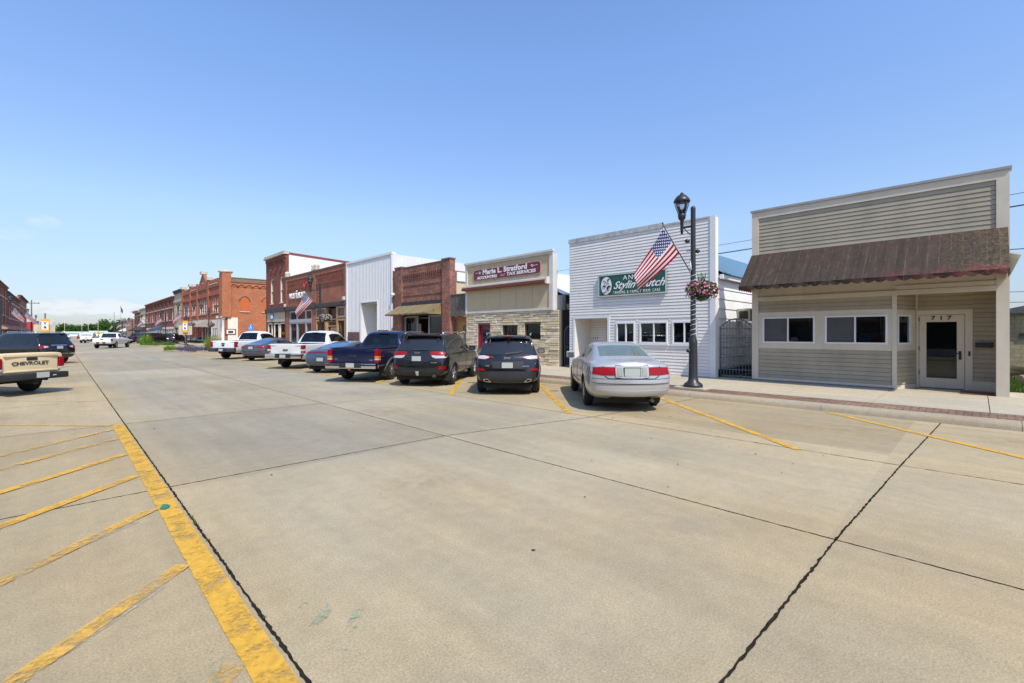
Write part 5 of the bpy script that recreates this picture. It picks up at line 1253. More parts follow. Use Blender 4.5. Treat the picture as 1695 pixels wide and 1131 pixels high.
class Car:
    def __init__(s, name, label, cat, loc, hd, paintm, group=None):
        s.root = thing(name, label, cat, (loc[0], loc[1], 0), R(hd), group); s.p = paintm; WL[s.root.name] = Vector((0, 0, 0))
    def shell(s, sts, rear, front, rc=.12, fc=.3, side_glass=(), rear_glass=None, wind=None, cap_glass=False, arches=(), arch_r=.38, cavity=None, glass_s=None, glass_r=None, clad=None, crease_rings=(), sub=2):
        bm = bmesh.new(); cr = bm.edges.layers.float.new('crease_edge'); RINGS = []; N = len(sts); nr = 7
        for i, st in enumerate(sts):
            rows, zt = ring(st); x = st[0]; V = {}
            for k, (y, z) in enumerate(rows):
                for sg in (1, -1):
                    dx = 0
                    if i == 0: dx = rear[k] + rc * 1.0
                    if i == N - 1: dx = -(front[k] + fc)
                    V[(k, sg)] = bm.verts.new((x + dx, sg * y, z))
            yt = rows[-1][0]
            for j in range(1, 6):
                f = YF[j]; dx = 0
                if i == 0: dx = rear[-1] + rc * abs(f) ** 2.5
                if i == N - 1: dx = -(front[-1] + fc * abs(f) ** 2.5)
                V[('t', j)] = bm.verts.new((x + dx, f * yt, zt - (zt - rows[-1][1]) * abs(f) ** 2))
            V[('t', 0)] = V[(6, -1)]; V[('t', 6)] = V[(6, 1)]
            RINGS.append(V)
        def F(vs, mi=0):
            try: f = bm.faces.new(vs); f.material_index = mi; f.smooth = True; return f
            except ValueError: pass
        for i in range(N - 1):
            A, B = RINGS[i], RINGS[i + 1]
            for sg in (1, -1):
                for k in range(6):
                    mi = 0
                    if k == 4 and i in side_glass: mi = 1
                    if clad and k <= clad: mi = 5
                    F((A[(k, sg)], B[(k, sg)], B[(k + 1, sg)], A[(k + 1, sg)]), mi)
            for j in range(6):
                mi = 2 if i == rear_glass else (3 if i == wind else 0)
                F((A[('t', j)], B[('t', j)], B[('t', j + 1)], A[('t', j + 1)]), mi)
            F((A[(0, 1)], A[(0, -1)], B[(0, -1)], B[(0, 1)]), 4)
        for i, dxs, c in ((0, rear, rc), (N - 1, front, fc)):
            V = RINGS[i]; sgn = 1 if i == 0 else -1; rows, zt = ring(sts[i]); g = {}
            for k in range(nr):
                for j in range(7):
                    if j == 0: g[(k, j)] = V[(k, -1)]
                    elif j == 6: g[(k, j)] = V[(k, 1)]
                    elif k == 6: g[(k, j)] = V[('t', j)]
                    else: g[(k, j)] = bm.verts.new((sts[i][0] + sgn * (dxs[k] + c * abs(YF[j]) ** 2.5), YF[j] * rows[k][0], rows[k][1]))
            for k in range(nr - 1):
                for j in range(6):
                    mi = 0
                    if cap_glass and i == 0 and k == 4: mi = 2
                    if clad and k <= clad: mi = 5
                    F((g[(k, j)], g[(k, j + 1)], g[(k + 1, j + 1)], g[(k + 1, j)]), mi)
            vb = [g[(0, j)] for j in range(7)]
            F(vb, 4)
        for i in crease_rings:
            V = RINGS[i]; vs = set(V.values())
            for v in vs:
                for e in v.link_edges:
                    if e.other_vert(v) in vs: e[cr] = .7
        bmesh.ops.recalc_face_normals(bm, faces=bm.faces[:])
        me = bpy.data.meshes.new('shell'); bm.to_mesh(me); bm.free()
        for m in range(6): me.materials.append(s.p)
        o = bpy.data.objects.new('shell', me); COL.objects.link(o)
        md = o.modifiers.new('s', 'SUBSURF'); md.levels = sub; md.render_levels = sub
        tmp = []
        def cut(mb):
            c = mb.build('cut', [M_under]); tmp.append(c); c.data.materials.clear()
            for _ in range(5): c.data.materials.append(s.p)
            for f in c.data.polygons: f.material_index = 4
            b = o.modifiers.new('b', 'BOOLEAN'); b.object = c; b.operation = 'DIFFERENCE'; b.solver = 'EXACT'
        for (ax, hw) in arches:
            for sg in (1, -1):
                mb = MB(); y0, y1 = sorted((sg * (hw - .30), sg * (hw + .4))); mb.lathe([(arch_r, y0), (arch_r, y1)], (ax, 0, .36), 28, axis=1); cut(mb)
        if cavity: mb = MB(); mb.box(*cavity); cut(mb)
        bpy.context.view_layer.update()
        dg = bpy.context.evaluated_depsgraph_get()
        fm_ = bpy.data.meshes.new_from_object(o.evaluated_get(dg))
        bpy.data.objects.remove(o)
        for c in tmp: bpy.data.objects.remove(c)
        bm = bmesh.new(); bm.from_mesh(fm_)
        s.bvh = BVHTree.FromBMesh(bm)
        def split(name, pred, mats, remap=None):
            b2 = bm.copy(); bmesh.ops.delete(b2, geom=[f for f in b2.faces if not pred(f)], context='FACES')
            if not b2.faces: b2.free(); return None
            if remap:
                for f in b2.faces: f.material_index = remap.get(f.material_index, 0)
            m2 = bpy.data.meshes.new(name); b2.to_mesh(m2); b2.free()
            for m in mats: m2.materials.append(m)
            m2.set_sharp_from_angle(angle=R(38))
            return link(name, m2, s.root)
        s.body = split('body', lambda f: f.material_index in (0, 4, 5), [s.p, M_under, M_black_pl], {0: 0, 4: 1, 5: 2})
        gs, gr = glass_s or M_paned, glass_r or glass_s or M_paned
        split('side_window', lambda f: f.material_index == 1 and f.calc_center_median().y > 0, [gs])
        split('side_window', lambda f: f.material_index == 1 and f.calc_center_median().y < 0, [gs])
        s.rw = split('rear_window', lambda f: f.material_index == 2, [gr])
        split('windshield', lambda f: f.material_index == 3, [glass_s or M_paned])
        bm.free()
    def hit(s, d, p):
        if d == 'r': o, v = Vector((-5, p[0], p[1])), Vector((1, 0, 0))
        elif d == 't': o, v = Vector((p[0], p[1], 4)), Vector((0, 0, -1))
        else:
            sg = 1 if d == 'l' else -1; o, v = Vector((p[0], sg * 4, p[1])), Vector((0, -sg, 0))
        h = s.bvh.ray_cast(o, v)
        if h[0] is None:
            h = s.bvh.find_nearest(o + v * (4.2 if d == 'r' else 3))
        return h[0], v
    def patch(s, name, top, bot, m, off=.012, d='r', n=8, k=3, parent=None, label=None, thick=.03):
        """a panel that follows the body between two polylines (rear view y,z; side view x,z)"""
        def at(pl, t):
            L = (len(pl) - 1) * t; i = min(int(L), len(pl) - 2); f = L - i
            return Vector(pl[i]) * (1 - f) + Vector(pl[i + 1]) * f
        mb = MB(); G = []; Gb = []
        for a in range(n + 1):
            r = []; rb = []
            for b in range(k + 1):
                p = at(top, a / n).lerp(at(bot, a / n), b / k); h, v = s.hit(d, p)
                r.append(mb.v((h - v * off)[:])); rb.append((h + v * thick)[:])
            G.append(r); Gb.append(rb)
        for a in range(n):
            for b in range(k):
                f = mb.bm.faces.new((G[a][b], G[a + 1][b], G[a + 1][b + 1], G[a][b + 1])); f.smooth = True
        rim = [(a, 0) for a in range(n + 1)] + [(n, b) for b in range(1, k + 1)] + [(a, k) for a in range(n - 1, -1, -1)] + [(0, b) for b in range(k - 1, 0, -1)]
        low = [mb.v(Gb[a][b]) for a, b in rim]
        for i in range(len(rim)):
            j = (i + 1) % len(rim); mb.bm.faces.new((G[rim[i][0]][rim[i][1]], G[rim[j][0]][rim[j][1]], low[j], low[i]))
        o = mb.build(name, m, parent or s.root, auto=40)
        if label: o['label'] = label
        return o
    def sym(s, name, top, bot, m, **k):
        for g in (1, -1): o = s.patch(name, [(g * p[0], p[1]) for p in top], [(g * p[0], p[1]) for p in bot], m, **k)
        return o
    def box(s, name, x0, x1, y0, y1, z0, z1, m, bev=.015, parent=None):
        mb = MB(); mb.box(x0, x1, y0, y1, z0, z1, bev=bev); return mb.build(name, m, parent or s.root, auto=35)
    def wheels(s, xs, hw, r, w=.23, rim=None, spokes=6, rr=.62):
        for x in xs:
            for sg in (1, -1):
                mb = MB(); y = sg * (hw - w / 2)
                mb.lathe([(r * .5, -w / 2 + .02), (r * .86, -w / 2), (r * .97, -w / 2 + .03), (r, -w / 4), (r, w / 4), (r * .97, w / 2 - .03), (r * .86, w / 2), (r * .5, w / 2 - .02)], (x, y, r), 30, axis=1)
                wh = mb.build('wheel', M_tyre, s.root, auto=40)
                mb = MB(); q = r * rr; yo = y + sg * (w / 2 - .015)
                mb.lathe([(q, 0), (q, sg * .02), (q * .93, sg * .018), (q * .88, -sg * .04), (.05, -sg * .05), (.01, -sg * .05)], (x, yo, r), 24, axis=1, mi=1)
                for k in range(spokes):
                    a = 2 * math.pi * k / spokes + .3; ca, sa = math.cos(a), math.sin(a); wd = q * .16
                    P = [(x + ca * e - sa * f, yo + sg * hgt, r + sa * e + ca * f) for e, f, hgt in ((.02, -wd, 0), (q * .94, -wd * .8, .012), (q * .94, wd * .8, .012), (.02, wd, 0))]
                    mb.face(P); P2 = [(p[0], p[1] - sg * .05, p[2]) for p in P]
                    for i in range(4): mb.face((P[i], P[(i + 1) % 4], P2[(i + 1) % 4], P2[i]))
                mb.lathe([(.055, 0), (.05, sg * .02), (.005, sg * .022)], (x, yo, r), 12, axis=1)
                mb.build('rim', [rim or M_alloy, M_alloyd], wh)
    def text(s, txt, size, y, z, m, sx=1.0, bold=.003, parent=None, name='lettering', shear=0, x=None, off=.012):
        h, v = s.hit('r', (y, z)); n = s.bvh.find_nearest(h)[1]
        xx = (h.x if x is None else x) - off
        M = Matrix(((0, 0, -1, xx), (-1, 0, 0, y), (0, 1, 0, z), (0, 0, 0, 1)))
        return lettering(txt, size, parent or s.root, M, m, name, .003, shear, 1.0, sx, 'CENTER', bold)
    def mirror(s, x, y, z, m, sz=(.10, .24, .17)):
        for sg in (1, -1):
            mb = MB(); y0, y1 = sorted((sg * y, sg * (y + sz[1]))); mb.box(x - sz[0] / 2, x + sz[0] / 2, y0, y1, z, z + sz[2], bev=.04)
            o = mb.build('wing_mirror', m, s.root, auto=40)
            mb = MB(); mb.box(x - sz[0] / 2 - .006, x - sz[0] / 2 + .004, y0 + .03, y1 - .03, z + .025, z + sz[2] - .025); mb.build('mirror_glass', M_chrome, o)
    def cabin(s, rows, y=.37, zb=.45, zh=1.12, hr=True):
        for x in rows:
            for sg in (1, -1):
                mb = MB(); mb.box(x, x + .14, sg * y - .24, sg * y + .24, zb, zh - .17, bev=.05)
                if hr: mb.box(x + .02, x + .11, sg * y - .13, sg * y + .13, zh - .14, zh + .07, bev=.04)
                mb.build('seat', M_seat, s.root, auto=40)
    def gap(s, pts, d='r', r=.006, parent=None):
        mb = MB(); P = []
        for a, b in zip(pts, pts[1:]):
            for k in range(6): P.append(s.hit(d, (a[0] + (b[0] - a[0]) * k / 6, a[1] + (b[1] - a[1]) * k / 6))[0])
        P.append(s.hit(d, pts[-1])[0]); mb.tube(P, r, 5); return mb.build('panel_gap', M_gap, parent or s.body)
    def plate(s, y, z, m=None, x=None, w=.31, h=.155):
        hx = s.hit('r', (y, z))[0].x if x is None else x
        mb = MB(); mb.box(hx - .03, hx + .02, y - w / 2 - .015, y + w / 2 + .015, z - h / 2 - .015, z + h / 2 + .015); o = mb.build('plate_frame', M_black_pl, s.root)
        mb = MB(); mb.box(hx - .036, hx - .029, y - w / 2, y + w / 2, z - h / 2, z + h / 2); mb.build('number_plate', m or M_plate, o)
    def flares(s, xs, y, r, m, a0=-5, a1=185, t=.035):
        for x in xs:
            for sg in (1, -1):
                mb = MB(); P = []
                for k in range(17):
                    a = R(a0 + (a1 - a0) * k / 16); px, pz = x + r * math.cos(a), .36 + r * math.sin(a); h = s.bvh.find_nearest(Vector((px, sg * y, max(pz, .3))))[0]; P.append((px, h.y, pz))
                mb.tube(P, t, 6); mb.build('fender_flare', m, s.root)

def suv(c, L, W, H, wb, ro, zb=.30, belt=1.03, roofw=.60, raked=.42, **k):
    h = W / 2; fx = wb + (L - wb - ro)
    sts = [(-ro, zb + .04, h * .86, .70, h * .97, belt, h * .95, h * .91, H - .07, h * roofw),
           (-ro + .45, zb, h * .93, .70, h * 1.0, belt + .01, h * .98, h * .91, H - .02, h * roofw * 1.04),
           (.35, zb, h * .95, .70, h, belt, h * .98, h * .91, H, h * roofw * 1.06),
           (wb * .5, zb, h * .95, .7, h, belt - .02, h * .98, h * .91, H, h * roofw * 1.06),
           (wb * .72, zb, h * .95, .7, h, belt - .03, h * .98, h * .91, H - .05, h * roofw * 1.05),
           (wb * .98, zb, h * .95, .7, h, belt - .03, h * .97, h * .88, belt + .05, h * .72),
           (wb + .45, zb, h * .95, .68, h, belt - .10, h * .95, h * .85, belt - .02, h * .72),
           (fx, zb + .03, h * .85, .6, h * .93, belt - .22, h * .85, h * .78, belt - .15, h * .6)]
    rear = [.10, .02, 0, .10, .12, raked, raked + .06]; front = [.1, .03, 0, .06, .08, .12, .15]
    c.shell(sts, rear, front, side_glass=(1, 2, 3, 4), wind=4, cap_glass=True, arches=((0, h), (wb, h)), **k)

def sedan(c, L, W, H, wb, ro, zb=.24, belt=.93, deck=None, deckx=-.40, roofx=.38, **k):
    h = W / 2; fx = L - ro; deck = deck or belt + .06
    sts = [(-ro, zb + .08, h * .84, .60, h * .95, belt - .02, h * .90, h * .80, deck - .02, h * .70),
           (-ro + .38, zb, h * .92, .60, h, belt, h * .95, h * .85, deck + .01, h * .74),
           (deckx, zb, h * .94, .60, h, belt + .01, h * .95, h * .86, deck + .03, h * .76),
           (roofx, zb, h * .94, .60, h, belt, h * .955, h * .88, H - .04, h * .645),
           (roofx + .65, zb, h * .94, .6, h, belt - .02, h * .955, h * .88, H, h * .655),
           (wb * .57, zb, h * .94, .6, h, belt - .03, h * .955, h * .88, H - .03, h * .65),
           (wb * .83, zb, h * .94, .6, h, belt - .04, h * .95, h * .86, belt + .03, h * .74),
           (wb + .35, zb, h * .94, .58, h, belt - .13, h * .92, h * .82, belt - .06, h * .70),
           (fx, zb + .03, h * .82, .52, h * .92, belt - .27, h * .82, h * .74, belt - .20, h * .58)]
    c.shell(sts, [.10, .03, 0, .07, .09, .11, .12], [.1, .03, 0, .06, .08, .1, .12], rc=.16, side_glass=(3, 4, 5), rear_glass=2, wind=5, arches=((0, h), (wb, h)), **k)

def pickup(c, L, W, H, wb, ro, zb=.46, rail=1.16, cab=1.25, hood=1.15, arch_r=.44, **k):
    h = W / 2; fx = L - ro; d = .03
    sts = [(-ro, zb + .06, h * .93, .8, h * .985, rail - .06, h * .985, h * .96, rail, h * .90),
           (-ro + .12, zb, h * .95, .8, h * .99, rail - .06, h * .985, h * .96, rail, h * .90),
           (cab - .10, zb, h * .95, .8, h, rail - .06, h * .985, h * .96, rail, h * .90),
           (cab - .02, zb, h * .95, .8, h, rail - .05, h * .985, h * .95, rail + .03, h * .88),
           (cab + .20, zb, h * .95, .8, h, rail - .04, h * .985, h * .93, H - .03, h * .72),
           (cab + .85, zb, h * .95, .8, h, rail - .06, h * .985, h * .93, H, h * .73),
           (cab + 1.55, zb, h * .95, .8, h, rail - .08, h * .985, h * .93, H - .04, h * .73),
           (cab + 2.15, zb, h * .95, .8, h, hood - .05, h * .98, h * .9, hood + .02, h * .80),
           (wb + .35, zb, h * .95, .8, h, hood - .10, h * .97, h * .88, hood - .02, h * .78),
           (fx, zb + .04, h * .88, .72, h * .95, hood - .2, h * .9, h * .82, hood - .12, h * .7)]
    cav = (-ro + .14, cab - .14, -h * .84, h * .84, .72, rail + .4)
    c.shell(sts, [.04, .01, 0, 0, 0, .01, .02], [.1, .03, 0, .05, .06, .08, .1], rc=.05, fc=.18, side_glass=(4, 5, 6), rear_glass=3, wind=6, arches=((0, h), (wb, h)), arch_r=arch_r, cavity=cav, crease_rings=(0, 2, 3), **k)

def pickup_rear(c, W, ro, rail, bumper, lights, plate=0, pm=None, drop=.52, bz=(.50, .72), tail_lo=.74, lm=(None,), step=True, handle=.93, bump_in=0, px=None):
    h = W / 2
    tg = c.patch('tailgate', [(-h * .80, rail - .02), (h * .80, rail - .02)], [(-h * .80, tail_lo), (h * .80, tail_lo)], c.p, off=.018, n=10, k=6)
    mb = MB()
    mb.box(-ro - .006, -ro + .01, -h * .78, h * .78, rail - .11, rail - .095); mb.build('panel_gap', M_gap, tg)
    c.box('handle', -ro - .032, -ro, -.13, .13, handle - .045, handle + .045, M_black_pl, .012, tg)
    for g in (1, -1):
        z0 = lights[0]; y0, y1 = sorted((g * h * .83, g * h * .985))
        n = len(lights) - 1; first = None
        for i in range(n):
            mb = MB(); mb.box(-ro - .03, -ro + .16, y0, y1, lights[i], lights[i + 1] - .004, bev=.012); o = mb.build('tail_light', lm[i % len(lm)], c.root, auto=40)
    b = c.box('bumper', -ro - .22, -ro + .02, -h * .97, h * .97, bz[0], bz[1], bumper, .035)
    c.box('bumper_pad', -ro - .228, -ro - .05, -.42, .42, bz[0] + .03, bz[1] + .004, M_black_pl, .02, b)
    if px is None: px = 0
    mb = MB(); mb.box(-ro - .24, -ro - .229, px - .155, px + .155, bz[0] + .045, bz[0] + .2); mb.build('number_plate', pm or M_plate, b)
    c.box('hitch', -ro - .16, -ro + .3, -.06, .06, bz[0] - .13, bz[0] - .02, M_under, .01)
    c.box('axle', -.07, .07, -h * .8, h * .8, .28, .42, M_under, .03)
    c.box('underside', -ro + .25, -ro + .4, -h * .6, h * .6, .38, .5, M_under, .02)
    mb = MB(); mb.tube([(-ro + .1, -h * .55, .40), (.6, -h * .5, .42)], .035, 8); mb.build('exhaust_pipe', M_under, c.root)

def mudflaps(c, y, w=.27):
    for g in (1, -1): mb = MB(); y0, y1 = sorted((g * y, g * (y - w))); mb.box(-.47, -.455, y0, y1, .18, .52); mb.build('mud_flap', M_black_pl, c.root)

P_silver = paint('silver_paint', (.44, .44, .44), .28, .4, .5)
P_black = paint('black_paint', (.004, .0045, .006), .16, 0, .5)
P_char = paint('charcoal_paint', (.012, .013, .015), .2, .2, .5)
P_navy = paint('navy_paint', (.003, .010, .045), .2, .1, .5)
P_white = paint('white_paint', (.74, .74, .72), .3, 0, .5)
P_pearl = paint('pearl_paint', (.66, .66, .63), .3, .1, .5)
P_grey = paint('grey_paint', (.085, .088, .105), .25, .4, .6)
P_slate = paint('slate_blue_paint', (.06, .095, .14), .25, .3, .6)
P_cream = paint('cream_paint', (.72, .57, .34), .4, 0, .3)
P_red = paint('red_paint', (.35, .02, .02), .3, 0, .5)

def axle(x0, y0, x1, y1): return ((x0 + x1) / 2, (y0 + y1) / 2)

# silver sedan, nearest
c = Car('parked_car', 'silver sedan nosed to the kerb, nearest of the parked cars', 'car', (9.77, 6.15), 44, P_silver)
sedan(c, 5.09, 1.87, 1.46, 2.85, 1.28, belt=1.0, deck=1.075, deckx=-.52, roofx=.30, glass_s=M_clear, glass_r=M_clear)
tl = [(.93, .935), (.62, .955), (.32, .95)]; bl = [(.93, .81), (.62, .785), (.32, .785)]
c.sym('tail_light', tl, bl, M_lred, n=12, off=.014)
c.patch('plate_panel', [(-.36, .965), (-.2, .99), (.2, .99), (.36, .965)], [(-.36, .745), (-.2, .725), (.2, .725), (.36, .745)], P_silver, off=.02, n=10)
c.sym('reverse_lamp', [(.32, .945), (.22, .95)], [(.32, .77), (.22, .765)], plain('reverse_lamp', (.30, .31, .26), .2), off=.03, n=4)
c.plate(0, .855, w=.34, h=.155)
for z, nm in ((.70, 0), (.61, 1)): c.gap([(-.9, z + .02), (-.5, z), (0, z - .005), (.5, z), (.9, z + .02)], r=.008)
c.gap([(-.62, .97), (-.58, .76), (-.5, .715), (.5, .715), (.58, .76), (.62, .97)], r=.010)
c.gap([(-.36, .985), (-.37, .745), (-.3, .73), (.3, .73), (.37, .745), (.36, .985), (-.36, .985)], r=.007)
c.patch('bumper_strip', [(-.91, .715), (-.5, .70), (.5, .70), (.91, .715)], [(-.91, .635), (-.5, .62), (.5, .62), (.91, .635)], P_silver, off=.035, n=16, k=3)
c.patch('bumper_lip', [(-.86, .48), (0, .46), (.86, .48)], [(-.84, .38), (0, .345), (.84, .38)], P_silver, off=.03, n=14)
c.box('underside', -.9, .5, -.7, .7, .18, .3, M_under, .03)
mb = MB(); mb.tube([(-1.2, -.45, .26), (-.2, -.45, .25)], .035, 8); mb.build('exhaust_pipe', M_alloyd, c.root)
c.wheels((0, 2.85), .90, .325, .21, M_alloy, 7)
c.mirror(1.95, .90, 1.0, P_silver)
M_seat, M_s0 = plain('beige_seat', (.36, .34, .28), .9), M_seat; c.cabin((.45, 1.45), zh=1.2); c.box('dashboard', 2.0, 2.3, -.75, .75, .8, 1.0, M_seat, .05); c.box('parcel_shelf', -.30, .32, -.7, .7, .92, .96, M_seat, .02); M_seat = M_s0; c.root.scale = (1, 1, 1.06)
c.patch('window_pillar', [(1.17, 1.40), (1.30, 1.40)], [(1.17, 1.03), (1.30, 1.03)], P_black, d='l', off=.006, n=2, k=5)
mb = MB(); mb.box(1.55, 1.6, -.12, .12, 1.24, 1.31, bev=.02); mb.build('rear_view_mirror', M_seat, c.root)
c.gap([(.30, .93), (.12, .75), (.05, .70)], 'l'); c.gap([(1.24, .95), (1.24, .34)], 'l'); c.gap([(2.2, .92), (2.2, .36)], 'l'); c.gap([(.35, .5), (1.2, .5), (2.2, .5)], 'l', .010)
c.box('door_handle', .5, .68, .915, .935, .80, .83, P_silver, .01); c.box('door_handle', 1.42, 1.6, .915, .935, .80, .83, P_silver, .01)

# black compact suv, straight ahead
c = Car('parked_car', 'black compact SUV with slim tail lamps and twin exhaust tips, before the maroon door', 'car', (9.55, 9.85), 43.5, P_black)
suv(c, 4.62, 1.87, 1.70, 2.70, .95, belt=1.06, roofw=.70, raked=.46, clad=None, glass_s=M_paned, glass_r=darkglass('rear_dark_glass', (.02, .024, .03), .04))
c.patch('lower_bumper', [(-.90, .66), (-.5, .69), (.5, .69), (.90, .66)], [(-.80, .33), (-.5, .27), (.5, .27), (.80, .33)], plain('grey_cladding', (.024, .025, .028), .45), off=.02, n=14, k=5)
c.sym('tail_light', [(.90, 1.12), (.7, 1.135), (.42, 1.10)], [(.90, 1.02), (.62, 1.005), (.42, 1.075)], M_lred, n=10, off=.02)
c.sym('clear_lamp', [(.84, 1.12), (.66, 1.13), (.52, 1.10)], [(.84, 1.04), (.64, 1.03), (.52, 1.06)], M_lwhite, n=8, off=.028)
c.sym('reflector', [(.84, .775), (.68, .765)], [(.86, .70), (.62, .70)], M_lred, n=4, off=.02)
c.patch('spoiler', [(-.60, 1.665), (0, 1.70), (.60, 1.665)], [(-.63, 1.60), (0, 1.62), (.63, 1.60)], P_black, off=.10, n=10, thick=.2)
c.patch('brake_light', [(-.16, 1.685), (.16, 1.685)], [(-.16, 1.66), (.16, 1.66)], M_lred, off=.12, n=4, k=1)
c.plate(0, .86); c.text('Jeep', .10, 0, 1.065, M_silver, sx=1.15, bold=.004); c.text('LIMITED', .045, -.5, .83, M_silver, sx=1.3); c.text('4x4', .05, .56, .84, M_silver, sx=1.3)
c.patch('wiper', [(.06, 1.19), (-.42, 1.235)], [(.06, 1.155), (-.42, 1.225)], M_black, off=.03, n=6, k=1)
c.patch('plate_recess', [(-.46, .965), (.46, .965)], [(-.40, .77), (.40, .77)], M_black_pl, off=.008, n=8); c.gap([(-.8, .78), (.8, .78)], r=.008)
c.sym('exhaust_tip', [(.68, .47), (.56, .475), (.48, .41)], [(.66, .40), (.56, .375), (.46, .38)], M_chrome, n=6, k=2, off=.035)
c.sym('exhaust_mouth', [(.65, .455), (.57, .455), (.51, .41)], [(.64, .41), (.57, .395), (.50, .395)], M_under, n=6, k=2, off=.04)
c.wheels((0, 2.70), .915, .36, .24, M_alloyd, 5); c.flares((0, 2.70), .92, .40, M_black_pl)
for g in (1, -1): mb = MB(); mb.tube([(-.2, g * .63, 1.70), (0, g * .66, 1.755), (1.3, g * .67, 1.76), (1.55, g * .66, 1.68)], .018, 6); mb.build('roof_rail', M_silver, c.root)
c.mirror(1.85, .90, 1.08, P_black, (.14, .24, .17)); c.box('underside', -.7, .5, -.7, .7, .2, .34, M_under, .03)
mb = MB(); mb.tube([(-.1, .0, 1.70), (-.22, 0, 1.95)], .007, 5); mb.build('aerial', M_black, c.root)

# charcoal large suv
c = Car('parked_car', 'charcoal large SUV with wide red tail lamps beside the navy pickup', 'car', (9.05, 13.35), 36, P_char)
suv(c, 4.83, 1.94, 1.76, 2.915, 1.0, belt=1.10, roofw=.70, raked=.48, glass_s=M_paned, glass_r=darkglass('rear_dark_glass'))
c.sym('tail_light', [(.95, 1.14), (.6, 1.16), (.42, 1.155)], [(.95, 1.02), (.6, 1.03), (.40, 1.05)], M_lred, n=10, off=.022)
c.sym('clear_lamp', [(.93, 1.02), (.6, 1.03), (.44, 1.04)], [(.90, .95), (.6, .94), (.50, .97)], M_lwhite, n=8, off=.02)
c.patch('lower_bumper', [(-.93, .60), (-.5, .56), (.5, .56), (.93, .60)], [(-.86, .36), (-.5, .30), (.5, .30), (.86, .36)], M_black_pl, off=.022, n=14, k=4)
c.sym('reflector', [(.90, .69), (.70, .68)], [(.90, .59), (.70, .585)], M_lred, n=4, off=.024)
c.patch('spoiler', [(-.63, 1.72), (0, 1.75), (.63, 1.72)], [(-.66, 1.65), (0, 1.67), (.66, 1.65)], P_char, off=.12, n=10, thick=.2)
c.plate(.04, .93); c.text('Jeep', .10, .04, 1.12, M_silver, sx=1.15, bold=.004); c.text('LIMITED', .045, -.55, .80, M_silver, sx=1.3)
c.patch('wiper', [(.25, 1.235), (-.30, 1.225)], [(.2, 1.20), (-.30, 1.21)], M_black, off=.03, n=6, k=1)
c.gap([(-.72, .84), (-.70, .74), (-.6, .725), (.6, .725), (.70, .74), (.72, .84)], r=.009); c.gap([(-.72, .9), (.72, .9)], r=.004)
c.patch('tow_cover', [(-.28, .50), (.28, .50)], [(-.28, .40), (.28, .40)], M_under, off=.024, n=4, k=1); c.patch('tow_ball', [(-.05, .52), (.05, .52)], [(-.04, .38), (.04, .38)], M_plate, off=.05, n=3, k=2)
mb = MB(); mb.lathe([(.055, -.98), (.055, -.7)], (0, -.55, .37), 12, axis=0); mb.build('exhaust_tip', M_alloyd, c.root)
c.wheels((0, 2.915), .955, .38, .25, M_alloy, 5); c.flares((0, 2.915), .96, .42, plain('grey_flare', (.045, .047, .05), .5)); mudflaps(c, .93)
c.mirror(2.05, .93, 1.10, P_char, (.14, .25, .19)); c.box('underside', -.7, .5, -.7, .7, .22, .38, M_under, .03)
for g in (1, -1): mb = MB(); mb.tube([(-.4, g * .66, 1.74), (-.2, g * .69, 1.79), (1.3, g * .70, 1.80), (1.6, g * .69, 1.72)], .018, 6); mb.build('roof_rail', M_silver, c.root)
for x in (.62, 1.50): c.patch('window_pillar', [(x, 1.66), (x + .09, 1.66)], [(x, 1.14), (x + .09, 1.14)], P_black, d='R', off=.006, n=2, k=5)
for x in (.55, 1.52, 2.45): c.gap([(x, 1.08), (x, .6), (x + (.1 if x < 1 else 0), .42)], 'R')
for x in (.78, 1.72): c.box('door_handle', x, x + .18, -.985, -.965, .97, 1.0, P_char, .01)

# navy pickup
c = Car('parked_pickup', 'navy blue pickup with chrome bumper and amber striped tail lamps', 'pickup truck', (8.38, 16.34), 36, P_navy)
pickup(c, 5.8, 1.99, 1.88, 3.64, 1.15, rail=1.22, cab=1.05, hood=1.18, glass_s=M_tint, glass_r=glass('truck_rear_glass', (.45, .5, .48), .25, .01))
pickup_rear(c, 1.99, 1.15, 1.22, M_chrome, (.72, .80, .86, .95, 1.18), bz=(.50, .68), lm=(M_lred, M_lwhite, M_lamber, M_lred), tail_lo=.74)
c.text('CHEVROLET', .06, -.55, .80, M_silver, sx=1.3); c.text('SILVERADO', .05, .55, .83, M_silver, sx=1.3); c.patch('side_badge', [(-.93, .97), (-.75, .97)], [(-.93, .91), (-.75, .91)], M_lred, d='R', n=3, k=1)
c.wheels((0, 3.64), .97, .40, .26, M_alloy, 6); c.flares((0, 3.64), .99, .46, plain('grey_flare'), t=.05); mudflaps(c, .96, .30)
c.cabin((1.35, 2.1), zb=.7, zh=1.46); c.mirror(2.95, .98, 1.2, M_black_pl, (.12, .26, .22))
c.box('cab_light', 1.22, 1.3, -.22, .22, 1.845, 1.885, M_lred, .01); mb = MB(); mb.box(-1.05, .95, .86, .97, 1.21, 1.235); mb.box(-1.05, .95, -.97, -.86, 1.21, 1.235); mb.build('rail_cap', M_black_pl, c.root)
mb = MB(); mb.box(-1.12, -1.0, -.84, .84, 1.215, 1.24); mb.build('tailgate_cap', M_black_pl, c.root); mb = MB(); mb.lathe([(.03, 0), (.05, .02), (.05, .07), (.02, .09)], (-1.33, .05, .42), 10); mb.build('tow_hook', M_redwood, c.root)
c.gap([(1.12, 1.2), (1.12, .55)], 'R'); c.gap([(2.1, 1.2), (2.1, .55)], 'R')

